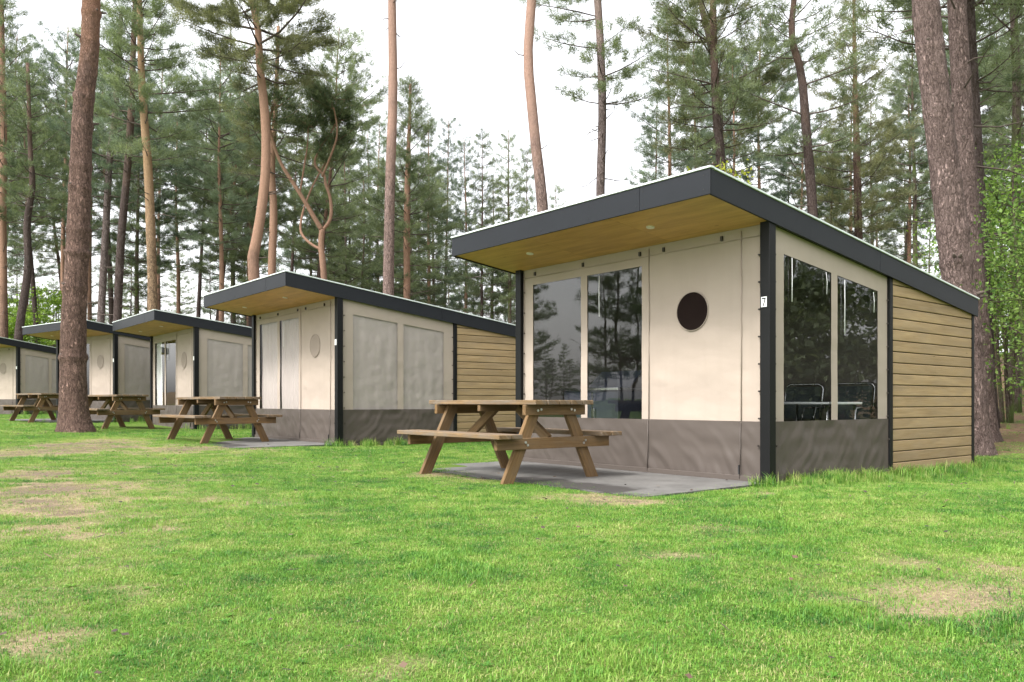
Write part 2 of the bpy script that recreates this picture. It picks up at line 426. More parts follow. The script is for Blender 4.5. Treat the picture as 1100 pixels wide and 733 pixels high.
def build_cabin(loc, ang, label, cfg, name_digit=None):
    root = empty('tent_cabin', loc, ang)
    tag(root, label, 'cabin', 'canvas cabins in a row along the lawn')
    P = lambda name, key, fn, mat, bevel=0.0, parent=None: link(name, cached(key, fn), M[mat], parent or root, bevel)
    # platform
    P('floor_deck', 'deck', lambda: MB().box(.03, TR - .03, .03, W - .03, -.02, .06).mesh('d'), 'floorboard')
    P('base_beam', 'beam', lambda: MB().box(.05, 2.36, .06, .16, -.16, -.022).box(.05, .15, .17, W - .06, -.16, -.022).mesh('b'), 'block', .006)
    P('underfloor_shade', 'under', lambda: MB().box(2.42, TR - .06, .08, W - .08, -.30, -.045).mesh('u'), 'under')  # near-black block stands in for the shaded void beneath the floor
    # posts
    for i, (x, y) in enumerate(((0, 0), (0, W), (TB, 0), (TB, W), (TR, 0), (TR, W))):
        w = .052 if i < 2 else .034
        o = link('corner_post' if i not in (2, 3) else 'middle_post',
                 cached(('post', i), lambda: MB().box(x - w, x + w, y - w, y + w, -.12 if i < 2 else -.05, zb(x) + .03).mesh('p')), M['post'], root, .006)
        if i < 2:
            b = MB()
            b.box(x - .075, x + .075, y - .075, y + .075, -.02, .012)
            for q in (-.062, .062): b.disc((x - .062, y + q, .02), (0, 0, 1), .012, .02, 8)
            link('post_foot', cached(('foot', i), lambda: b.mesh('foot')), M['post'], o, .003)
    # canvas front with two window openings
    vt = lambda z: (z - SEAM) / (zb(0) + .012 - SEAM)
    P('front_canvas', 'fc', lambda: canvas('front', 0, .05, W - .05, lambda u: zb(0) + .012, SEAM,
        [(a, b, vt(SEAM + .002), vt(WTOP)) for a, b in FW], .010, 1.0, .045), 'canvas')
    P('front_skirt', 'fs', lambda: canvas('front', -.014, .055, W - .055, lambda u: SEAM + .012, .012, [], .006, 4.0, .03, .013), 'skirt')
    vs_ = lambda z, t: (z - SEAM) / (zb(t) + .012 - SEAM)
    fr = (side_top(1) - SEAM) / (zb(1) + .012 - SEAM)
    P('side_canvas', 'sc', lambda: canvas('side', 0, .055, TB - .036, lambda u: zb(u) + .012, SEAM, [(a, b, .001, fr) for a, b in SW], .010, 7.0, .045), 'canvas')
    P('side_skirt', 'ss', lambda: canvas('side', -.014, .056, TB - .038, lambda u: SEAM + .012, -.03, [], .007, 11.0, .03, .015), 'skirt')
    # seams and zips of the door panel
    def seams():
        b = MB()
        for s in (s_at(697.6), s_at(796.8)):
            b.tube([(-.010, s, SEAM), (-.010, s, zb(0) - .02)], .0055, 6)
        for s in (.075, W - .075): b.tube([(-.008, s, SEAM), (-.008, s, zb(0) - .02)], .004, 6)
        b.tube([(-.010, .06, 2.315), (-.010, W - .06, 2.315)], .004, 6)
        return b.mesh('seam', True)
    P('canvas_seams', 'seams', seams, 'canvas')
    for q, s in enumerate((s_at(697.6), s_at(796.8))):
        P('skirt_seam', ('seam2', q), lambda: MB().tube([(-.034, s, .03), (-.026, s, .3), (-.024, s, SEAM)], .005, 6).mesh('seam', True), 'skirt')
    P('skirt_hem', 'hem1', lambda: MB().bar((-.030, .06, .035), (-.030, W - .06, .035), .012, .05).mesh('h'), 'skirt', .004)
    P('skirt_hem', 'hem2', lambda: MB().bar((.06, -.030, -.008), (TB - .045, -.030, -.008), .012, .05).mesh('h'), 'skirt', .004)
    P('zip_pull', 'zip', lambda: MB().bar((-.045, s_at(796.8), .16), (-.045, s_at(796.8), .075), .012, .012, (1, 0, 0)).mesh('z'), 'ink')
    # door porthole
    def port():
        b = MB(); n = 40
        vs = [(-.017, .864, 1.676)] + [(-.016, .864 + .19 * math.cos(2 * math.pi * i / n), 1.676 + .19 * math.sin(2 * math.pi * i / n)) for i in range(n)]
        b.add(vs, [(0, (i + 1) % n + 1, i + 1) for i in range(n)]); return b.mesh('port', True)
    pm = port(); po = link('porthole', pm, M['porthole'] if cfg['port'] == 'dark' else M['flap'], root)
    def ring():
        n = 48; b = MB()
        b.tube([(-.015, .864 + .196 * math.cos(2 * math.pi * i / n), 1.676 + .196 * math.sin(2 * math.pi * i / n)) for i in range(n + 1)], .0035, 6, False)
        return b.mesh('ring', True)
    link('rim', cached('ring', ring), M['canvas'], po)
    # windows
    def dress(kind, axis, a, b, zt, i):
        if kind == 'blind':
            link('blind', cached(('blind', axis, i), lambda: quad_sheet(axis, .022, a - .04, b + .04, SEAM - .03, lambda u: zt(u) + .03, -.008, 40, 44, 0)), M['blind'], root)
        elif kind == 'curtain':
            link('curtain', cached(('curt', axis, i), lambda: quad_sheet(axis, .05, a - .02, b + .02, SEAM - .05, lambda u: zt(u) + .05, .018, 70)), M['curtain'], root)
        elif kind == 'half':
            m_ = (a + b) / 2 + .05
            link('curtain', cached(('half', axis, i), lambda: quad_sheet(axis, .05, m_ - .1, b + .02, SEAM - .05, lambda u: zt(u) + .05, .02, 50)), M['white'], root)
    for i, (a, b) in enumerate(FW):
        f = link('window_film', cached(('ff', i), lambda: quad_sheet('front', .008, a - .02, b + .02, SEAM - .02, lambda u: WTOP + .02, 0)), None, root); f.data = mat_copy(f.data, 'film' if cfg['front'][i] in ('open', 'half') else 'film_dull')
        dress(cfg['front'][i], 'front', a, b, lambda u: WTOP, i)
        if i == 0: link('pull_cord', cached(('fcord', i), lambda: MB().tube([(-.012, s_at(644.5), 2.19), (-.012, s_at(644.5) + .004, 1.95), (-.012, s_at(644.5), 1.73)], .004, 6).mesh('c', True)), M['white'], f)
    for i, (a, b) in enumerate(SW):
        f = link('window_film', cached(('sf', i), lambda: quad_sheet('side', .008, a - .02, b + .02, SEAM - .02, lambda u: side_top(u) + .02, 0)), None, root); f.data = mat_copy(f.data, 'film' if cfg['side'][i] == 'open' else 'film_dull')
        dress(cfg['side'][i], 'side', a, b, side_top, i)
        tc = a + .12
        if cfg['side'][i] == 'open':
            link('pull_cord', cached(('scord', i), lambda: MB().tube([(tc, -.012, side_top(tc) - .02), (tc + .004, -.012, side_top(tc) - .25), (tc, -.012, side_top(tc) - (.44 if i == 0 else .58))], .004, 6).mesh('c', True)), M['white'], f)
            td = b - .12
            link('pull_cord', cached(('scord2', i), lambda: MB().tube([(td, -.012, side_top(td) - .02), (td + .02, -.012, side_top(td) - .12), (td + .012, -.012, side_top(td) - .24)], .003, 6).mesh('c', True)), M['white'], f)
    # fasteners
    if cfg['detail']:
        hm = MB().box(-.022, -.004, -.012, .012, -.022, .022).mesh('hook')
        for px in (575.4, 627, 688, 713.7, 776):
            link('hook', hm, M['hook'], root, loc=(0, s_at(px), 2.352))
        km = MB().disc((0, 0, 0), (1, 0, 0), .009, .014, 10).mesh('toggle'); kn = MB().disc((0, 0, 0), (0, 1, 0), .009, .014, 10).mesh('toggle')
        for j in range(8):
            z = .35 + .255 * j
            for s in (.082, W - .082): link('toggle', km, M['hook'], root, loc=(-.020 if z > SEAM else -.034, s, z))
            for t in (.088, TB - .062):
                if z < zb(t) - .05: link('toggle', kn, M['hook'], root, loc=(t, -.018 if z > SEAM else -.034, z))
    # timber clad rear half
    def clad():
        b = MB(); z = -.035; h = .1235; y0, y1 = -.026, -.004; x0, x1 = TB + .035, TR - .035
        zr = lambda x: zb(x) + .02
        xr = lambda q: (2.427 - q) / ZS
        while z < zr(x0) - .02:
            zt = z + h - .008
            if zr(x1) >= zt: pr = [(x0, z), (x1, z), (x1, zt), (x0, zt)]
            else:
                pr = [(x0, z)] + ([(x1, z), (x1, zr(x1))] if zr(x1) > z + .003 else [(xr(z), z)])
                pr += [(xr(zt), zt), (x0, zt)] if zr(x0) > zt + .003 else [(x0, zr(x0))]
            b.prism_y(pr, y0, y1, True)
            z += h
        return b.mesh('clad')
    P('side_cladding', 'clad', clad, 'plank', .008)
    P('rear_box', 'rearbox', lambda: MB().prism_y([(TB + .02, -.04), (TR - .02, -.04), (TR - .02, zb(TR)), (TB + .02, zb(TB))], -.002, .04)
      .prism_y([(TB + .02, -.04), (TR - .02, -.04), (TR - .02, zb(TR)), (TB + .02, zb(TB))], W - .03, W + .02)
      .box(TR - .04, TR - .021, .042, W - .032, -.04, zb(TR) + .01).mesh('rb'), 'under')
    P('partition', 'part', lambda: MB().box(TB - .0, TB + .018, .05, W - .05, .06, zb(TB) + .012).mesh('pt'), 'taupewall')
    P('far_canvas', 'lc', lambda: MB().prism_y([(.05, -.02), (TB - .03, -.02), (TB - .03, zb(TB) + .012), (.05, zb(0) + .012)], W - .004, W + .004).mesh('lc'), 'canvas')
    # roof
    rs0, rs1, rt0, rt1 = -.065, 3.75, -.95, 4.56
    prof = lambda a, b, lo, hi: [(a, zb(a) + lo), (b, zb(b) + lo), (b, zb(b) + hi), (a, zb(a) + hi)]
    rf = P('roof', 'roof', lambda: MB().prism_y(prof(rt0 + .022, rt1 - .01, .032, .219), rs0 + .022, rs1 - .022).mesh('r'), 'felt')
    def soffit():
        b = MB(); r = random.random()
        for a, c in ((rs0 + .022, 1.15), (1.152, 2.37), (2.372, rs1 - .022)): b.prism_y(prof(rt0 + .022, .02, .014, .031), a, c)
        return b.mesh('s')
    so = P('soffit', 'soffit', soffit, 'soffit', 0, rf)
    P('ceiling_shade_panel', 'ceil', lambda: MB().prism_y(prof(.022, TB, .013, .031), .01, W - .01).mesh('c'), 'taupewall', 0, rf)  # dark sheet added under the roof so the interior reads shaded
    P('inner_shade_panel', 'lin', lambda: MB().prism_y([(.06, .061), (TB - .01, .061), (TB - .01, zb(TB) + .011), (.06, zb(.06) + .011)], W - .03, W - .012).mesh('l'), 'taupewall')  # added dark panel, hides the bright far canvas to keep the inside dim
    for s in (s_at(690) - .55, 2.82):
        dl = MB().disc((-.50, s, zb(-.5) + .010), (ZS, 0, 1), .042, .012, 20)
        link('downlight', cached(('dl', s), lambda: dl.mesh('dl')), M['lampglass'], so)
    jt = .73
    P('front_fascia', 'ff1', lambda: MB().box(rt0, rt0 + .02, rs0, jt - .002, zb(rt0), zb(rt0) + .2195).mesh('a'), 'fascia', .003, rf)
    P('front_fascia', 'ff2', lambda: MB().box(rt0, rt0 + .02, jt + .002, rs1, zb(rt0), zb(rt0) + .2195).mesh('a'), 'fascia', .003, rf)
    P('side_fascia', 'sf1', lambda: MB().prism_y(prof(rt0 + .021, 1.998, 0, .2195), rs0, rs0 + .02).prism_y(prof(2.002, rt1, 0, .2195), rs0, rs0 + .02).mesh('a'), 'fascia', .003, rf)
    P('side_fascia', 'sf2', lambda: MB().prism_y(prof(rt0 + .021, rt1, 0, .2195), rs1 - .02, rs1).mesh('a'), 'fascia', .003, rf)
    P('edge_trim', 'trim', lambda: MB().box(rt0 - .012, rt0 + .05, rs0 - .012, rs1 + .012, zb(rt0) + .222, zb(rt0) + .240)
      .prism_y(prof(rt0 + .052, rt1 + .01, .222, .240), rs0 - .012, rs0 + .05).prism_y(prof(rt0 + .052, rt1 + .01, .222, .240), rs1 - .05, rs1 + .012).mesh('t'), 'trim', .003, rf)
    if cfg['detail']:
        sm_ = cached('screw', lambda: MB().disc((0, 0, 0), (1, 0, 0), .006, .004, 8).mesh('sc'))
        for s in (.0, .69, .77, 1.4, 2.1, 2.8, 3.5):
            for z in (.05, .17): link('screw', sm_, M['ink'], rf, loc=(rt0 - .001, s, zb(rt0) + z))
    # number plate on the front post
    npl = P('number_plate', 'np', lambda: MB().box(-.0575, -.053, -.024, .036, 1.637, 1.732).mesh('np'), 'white', .001)
    if name_digit:
        # a hand-built figure seven
        prof7 = [(.026, 1.722), (-.014, 1.722), (-.014, 1.710), (.006, 1.648), (.017, 1.648), (-.003, 1.709), (.026, 1.709)]
        link('numeral', MB().prism_x(prof7, -.0590, -.0577).mesh('seven'), M['ink'], npl)
    return root

def prism_plank(s, x0, x1, y0, y1, z, za, zc):
    r = random.random() * 50
    vs = [(x0, y0, z), (x1, y0, z), (x1, y1, z), (x0, y1, z), (x0, y0, za), (x1, y0, zc), (x1, y1, zc), (x0, y1, za)]
    gr = [(p[0] + r, p[1] + p[2] + r * .3, r) for p in vs]
    return s.add(vs, [(3, 2, 1, 0), (4, 5, 6, 7), (0, 1, 5, 4), (1, 2, 6, 5), (2, 3, 7, 6), (3, 0, 4, 7)], gr)
MB.prism_plank = prism_plank

A1 = R(39.1)
CAB = [((2.373, 7.5, 0.0), A1), ((-2.847, 13.3, .056), A1), ((-7.42, 19.0, .10), A1), ((-11.08, 22.6, .24), R(52)), ((-17.4, 28.5, .28), R(63))]
C1cfg = dict(front=('open', 'open'), side=('open', 'open'), port='dark', detail=True)
C2cfg = dict(front=('curtain', 'curtain'), side=('blind', 'blind'), port='tan', detail=True)
C3cfg = dict(front=('open', 'half'), side=('blind', 'blind'), port='tan', detail=False)
C4cfg = dict(front=('open', 'curtain'), side=('blind', 'blind'), port='tan', detail=False)
build_cabin(*CAB[0], 'nearest beige canvas cabin with see-through windows, dark porthole and number 7 on its post', C1cfg, '7')
build_cabin(*CAB[1], 'second cabin from the right, all its windows closed with grey curtains and blinds', C2cfg)
build_cabin(*CAB[2], 'middle cabin of the row, half a white curtain drawn beside a dark window', C3cfg)
build_cabin(*CAB[3], 'cabin partly hidden behind the thick tree trunk on the lawn', C4cfg)
build_cabin(*CAB[4], 'farthest cabin, cut off by the left edge of the photo', C2cfg)

# patios in front of the cabins
def patio_mat():
    m, nt, out = new_mat('worn concrete'); k = N(nt)
    p = k.n('BsdfPrincipled'); k.l(p.outputs[0], out.inputs[0])
    v = k.coord()
    c = k.ramp(k.noise(v, 3, 6, .7), [(.3, (.075, .072, .067)), (.7, (.150, .145, .137))])
    a = k.n('Attribute', attribute_name='stain')
    st = k.math('ADD', k.math('MULTIPLY', a.outputs['Fac'], 1.0), k.math('MULTIPLY', k.math('SUBTRACT', k.noise(v, 5, 5, .7), .5), .9))
    c = k.mix(k.ramp(st, [(.35, (0, 0, 0)), (.6, (.95, .95, .95))]), c, (.030, .026, .024))
    c = k.mix(k.ramp(k.noise(v, 17, 5, .75), [(.60, (0, 0, 0)), (.75, (.5, .5, .5))]), c, (.13, .10, .07))
    k.l(c, p.inputs['Base Color']); p.inputs['Roughness'].default_value = .75
    k.l(k.bump(k.noise(v, 45, 4), .3, .004), p.inputs['Normal'])
    return m
M['patio'] = patio_mat()
PT0, PT1, PS0, PS1 = -1.72, .03, -.02, 3.7
def patio(i):
    mb = MB(); nx, ny = 18, 36; vs = []; st = []
    for a in range(nx + 1):
        for b in range(ny + 1):
            t = PT0 + (PT1 - PT0) * a / nx; s = PS0 + (PS1 - PS0) * b / ny
            vs.append((t, s, 0.012)); e = t - PT0
            st.append(max(0, 1.25 - e / .55) * (1 if s < 1.9 else .3) * (1 if s > .35 else .4))
    fs = [(a * (ny + 1) + b, (a + 1) * (ny + 1) + b, (a + 1) * (ny + 1) + b + 1, a * (ny + 1) + b + 1) for a in range(nx) for b in range(ny)]
    o0 = len(vs)
    ring = [(PT0, PS0), (PT1, PS0), (PT1, PS1), (PT0, PS1)]
    vs += [(x, y, .0119) for x, y in ring] + [(x, y, -.10) for x, y in ring]; st += [.5] * 8
    fs += [(o0 + (j + 1) % 4, o0 + j, o0 + 4 + j, o0 + 4 + (j + 1) % 4) for j in range(4)]
    mb.add(vs, fs); me = mb.mesh('patio')
    a = me.attributes.new('stain', 'FLOAT', 'POINT'); a.data.foreach_set('value', np.array(st, dtype=np.float32))
    return me
pme = patio(0)
for i in range(5):
    o = link('patio', pme, M['patio'], None, 0, CAB[i][0], (0, 0, CAB[i][1])); o['kind'] = 'structure'

# ------------------------------------------------------------------ furniture seen through the windows of the nearest cabin
def loc1(t, s, z=0.06):
    c, a = CAB[0]; return (c[0] + math.cos(a) * t - math.sin(a) * s, c[1] + math.sin(a) * t + math.cos(a) * s, c[2] + z)
def chair(t, s, rz, label):
    r = empty('folding_chair', loc1(t, s), A1 + rz); tag(r, label, 'chair', 'folding chairs round the indoor table')
    w = .24
    # local +x is the way the sitter faces
    link('seat', MB().box(-.20, .20, -.22, .22, .43, .455).mesh('s'), M['chairfab'], r, .01)
    b = MB(); n, m = 6, 8; vs = []
    for th in (0, .02):
        for i in range(n + 1):
            for j in range(m + 1):
                y = -.22 + .44 * i / n; z = .50 + .38 * j / m
                vs.append((-.22 - .12 * (z - .45) - .03 * math.cos(y * 6) + th + .03, y, z))
    k = (n + 1) * (m + 1); fs = []
    for i in range(n):
        for j in range(m):
            q = (i * (m + 1) + j, i * (m + 1) + j + 1, (i + 1) * (m + 1) + j + 1, (i + 1) * (m + 1) + j)
            fs += [q, tuple(x + k for x in q[::-1])]
    b.add(vs, fs); link('backrest', b.mesh('b', True), M['chairfab'], r)
    top = MB(); pts = []
    for s_ in range(2): pass
    pts = [(-.20, -w, .44), (-.26, -w, .80)]
    for q in range(7):
        a = math.pi - q * math.pi / 12; pts.append((-.27, -w + .07 + .07 * math.cos(a), .84 + .07 * math.sin(a)))
    for q in range(7):
        a = math.pi / 2 - q * math.pi / 12; pts.append((-.27, w - .07 + .07 * math.cos(a), .84 + .07 * math.sin(a)))
    pts += [(-.26, w, .80), (-.20, w, .44)]
    link('back_frame', top.tube(pts, .011, 8).mesh('f', True), M['chrome'], r)
    for y in (-w, w):
        link('leg', MB().tube([(-.20, y, .44), (.22, y, .0)], .011, 8).mesh('l', True), M['chrome'], r)
        link('leg', MB().tube([(.20, y * .94, .44), (-.22, y * .94, .0)], .011, 8).mesh('l', True), M['chrome'], r)
        link('armrest', MB().tube([(-.23, y, .64), (.15, y, .63), (.2, y, .44)], .012, 8).mesh('l', True), M['chrome'], r)
    return r
chair(1.98, .98, math.pi, 'dark chair with chrome frame behind the indoor table, left of the window strip')
chair(1.98, .36, math.pi, 'dark chair with chrome frame seen through the right pane of the side window')
chair(1.22, .95, -.5, 'dark chair with round chrome frame half hidden by the left edge of the side window')
r = empty('dining_table', loc1(1.50, .45), A1); tag(r, 'small pale folding table standing inside the nearest cabin', 'table')
link('tabletop', MB().box(-.34, .34, -.40, .40, .675, .70).mesh('t'), M['whitetop'], r, .006)
for x in (-.28, .28):
    for y in (-.34, .34): link('leg', MB().tube([(x, y, .674), (x * 1.05, y * 1.05, 0)], .014, 8).mesh('l', True), M['chrome'], r)
r = empty('kitchen_unit', loc1(.85, 2.95), A1); tag(r, 'dark blue camping kitchen with steel worktop behind the left front window', 'kitchen unit')
link('cabinet', MB().box(-.25, .25, -.48, .48, .02, .84).mesh('c'), M['navy'], r, .01)
link('worktop', MB().box(-.28, .28, -.51, .51, .842, .875).mesh('c'), M['steel'], r, .004)
link('cooker_lid', MB().prism_y([(.02, .90), (.26, 1.10), (.27, 1.09), (.04, .877)], -.42, .30).mesh('l'), M['navy'], r, .004)
link('door_edge', MB().box(-.262, -.251, -.06, -.04, .1, .82).mesh('d'), M['steel'], r)
for y in (-.05, .05): link('door_handle', MB().box(-.285, -.262, y + (-.06 if y < 0 else .02), y + (-.02 if y < 0 else .06), .5, .62).mesh('h'), M['steel'], r, .003)
r = empty('gas_stove', loc1(1.35, 2.05), A1); tag(r, 'dark cooker with a row of knobs behind the right front window', 'cooker')
link('body', MB().box(-.25, .25, -.42, .42, .0, .80).mesh('b'), M['ink'], r, .01)
link('knob_panel', MB().box(-.27, -.252, -.40, .40, .69, .78).mesh('k'), M['steel'], r, .003)
for j in range(4): link('knob', MB().disc((-.282, -.27 + .18 * j, .735), (1, 0, 0), .024, .022, 16).mesh('k', True), M['ink'], r)
link('hob_grid', MB().box(-.2, .2, -.36, -.02, .802, .825).box(-.2, .2, .02, .36, .802, .825).mesh('g'), M['steel'], r, .004)
r = empty('fridge', loc1(1.45, 1.42), A1); tag(r, 'low pale grey fridge standing beside the dark cooker in the cabin', 'fridge')
link('body', MB().box(-.25, .25, -.19, .19, .0, .72).mesh('b'), M['steel'], r, .01)
link('door', MB().box(-.285, -.252, -.19, .19, .03, .71).mesh('b'), M['steel'], r, .006)
link('handle', MB().box(-.31, -.286, -.17, -.14, .4, .66).mesh('b'), M['ink'], r, .003)

# ------------------------------------------------------------------ picnic tables
def make_table(loc, ang, label):
    """origin midway between the feet; local x across, y along the boards"""
    r = empty('picnic_table', loc, ang); tag(r, label, 'picnic table', 'wooden picnic tables in front of the cabins')
    b = MB()
    for i in range(5):
        x = -.30 + i * .15
        b.box(x - .071, x + .071, -.885 + random.uniform(-.004, .004), .885 + random.uniform(-.004, .004), .735, .778)
    link('tabletop', b.mesh('top'), M['tabletop'], r, .006)
    for sx in (-1, 1):
        b = MB()
        for q in (-1, 1): b.box(sx * .645 + q * .072 - .069, sx * .645 + q * .072 + .069, -.865 + random.uniform(-.006, .006), .865 + random.uniform(-.006, .006), .425, .466)
        link('bench_seat', b.mesh('bench'), M['tabletop'], r, .006)
    for sy in (-1, 1):
        y = sy * .685
        for sx in (-1, 1):
            link('leg', MB().bar((sx * .565, y, -.02), (sx * .19, y, .733), .046, .118, (1, 0, 0)).mesh('leg'), M['table'], r, .005)
        yo = y + sy * .0475
        link('seat_beam', MB().bar((-.72, yo, .372), (.72, yo, .372), .046, .105).mesh('beam'), M['table'], r, .005)
        link('top_batten', MB().bar((-.385, yo, .685), (.385, yo, .685), .046, .098).mesh('bat'), M['table'], r, .005)
        link('brace', MB().bar((0, y - sy * .04, .40), (0, y - sy * .50, .70), .045, .09, (0, 1, 0)).mesh('br'), M['table'], r, .005)
        bm = MB()
        for x, z in ((.36, .36), (.385, .385), (.195, .69), (.235, .68)):
            for sx in (-1, 1): bm.disc((sx * x, yo + sy * .025, z), (0, 1, 0), .012, .012, 10)
        link('bolts', bm.mesh('bolts'), M['metal'], r)
    link('centre_batten', MB().bar((-.36, 0, .70), (.36, 0, .70), .046, .066).mesh('cb'), M['table'], r, .005)
    return r
def table_at(px, Y, ang, label, z=None):
    """near left foot stands under pixel column px at distance Y"""
    nx, ny = (px - CX) / F * Y, Y
    ca, sa = math.cos(ang), math.sin(ang)
    # near left foot in local coords: (-.565, -.685)
    ox = nx - (-.565 * ca + .685 * sa); oy = ny - (-.565 * sa - .685 * ca)
    return make_table((ox, oy, gz(ox, oy) if z is None else z), ang, label)
table_at(543, 7.42, A1, 'nearest wooden picnic table, in front of the cabin with see-through windows', 0.0)
table_at(218, 13.35, R(45), 'second picnic table from the right, in front of the cabin with drawn curtains')
table_at(111, 18.0, R(52), 'picnic table just right of the thick tree trunk on the lawn')
table_at(32, 21.0, R(50), 'farthest picnic table, left of the thick tree trunk at the photo edge')
TABLES = [o for o in COL.objects if o.name.startswith('picnic_table')]

# ------------------------------------------------------------------ trees
def needles_mesh(name, C, D, per, length, width, seed, TV=None):
    """tufts of needle sprays: C centres, D directions"""
    g = np.random.default_rng(seed); n = len(C); k = n * per
    c = np.repeat(C, per, 0) + g.normal(0, .05, (k, 3)) * length / .2
    d = np.repeat(D, per, 0) * .75 + g.normal(0, .55, (k, 3)); d /= np.linalg.norm(d, axis=1, keepdims=True)
    s = np.cross(d, g.normal(0, 1, (k, 3))); s /= np.linalg.norm(s, axis=1, keepdims=True) + 1e-9
    L = length * g.uniform(.6, 1.25, (k, 1)); w = width * g.uniform(.6, 1.3, (k, 1))
    V = np.empty((k, 3, 3)); V[:, 0] = c - s * w; V[:, 1] = c + s * w; V[:, 2] = c + d * L
    tint = np.repeat(np.clip(np.repeat(g.uniform(0, 1, n) if TV is None else TV * .75 + g.uniform(0, .25, n), per) * .8 + g.uniform(0, .3, k), 0, 1), 3)
    return tri_mesh(name, V.reshape(-1, 3), np.arange(3 * k).reshape(-1, 3), tint, per)

def leaves_mesh(name, C, size, seed, droop=.3):
    g = np.random.default_rng(seed); k = len(C)
    d = g.normal(0, 1, (k, 3)); d[:, 2] -= droop; d /= np.linalg.norm(d, axis=1, keepdims=True)
    nn = g.normal(0, 1, (k, 3)); nn[:, 2] += 1.2
    s = np.cross(d, nn); s /= np.linalg.norm(s, axis=1, keepdims=True) + 1e-9
    L = size * g.uniform(.6, 1.25, (k, 1)); up = np.cross(s, d) * L * .12
    V = np.empty((k, 4, 3)); V[:, 0] = C; V[:, 1] = C + d * L * .5 + s * L * .33 + up; V[:, 2] = C + d * L; V[:, 3] = C + d * L * .5 - s * L * .33 + up
    tint = np.repeat(g.uniform(0, 1, k), 4)
    return tri_mesh(name, V.reshape(-1, 3), np.arange(4 * k).reshape(-1, 4), tint, 4)

def path_fn(pts):
    P_ = [Vector(p) for p in pts]
    def f(z):
        for a, b in zip(P_[:-1], P_[1:]):
            if z <= b.z or b is P_[-1]:
                t = (z - a.z) / max(1e-6, b.z - a.z); return a.lerp(b, t)
    return f
def smooth_path(pts, n):
    """Catmull-Rom through pts"""
    P_ = [Vector(p) for p in pts]; P_ = [P_[0] * 2 - P_[1]] + P_ + [P_[-1] * 2 - P_[-2]]
    out = []; m = len(P_) - 3
    for i in range(n + 1):
        u = i / n * m; k = min(int(u), m - 1); t = u - k
        a, b, c, d = P_[k:k + 4]
        out.append(.5 * ((2 * b) + (c - a) * t + (2 * a - 5 * b + 4 * c - d) * t * t + (3 * b - a - 3 * c + d) * t ** 3))
    return out

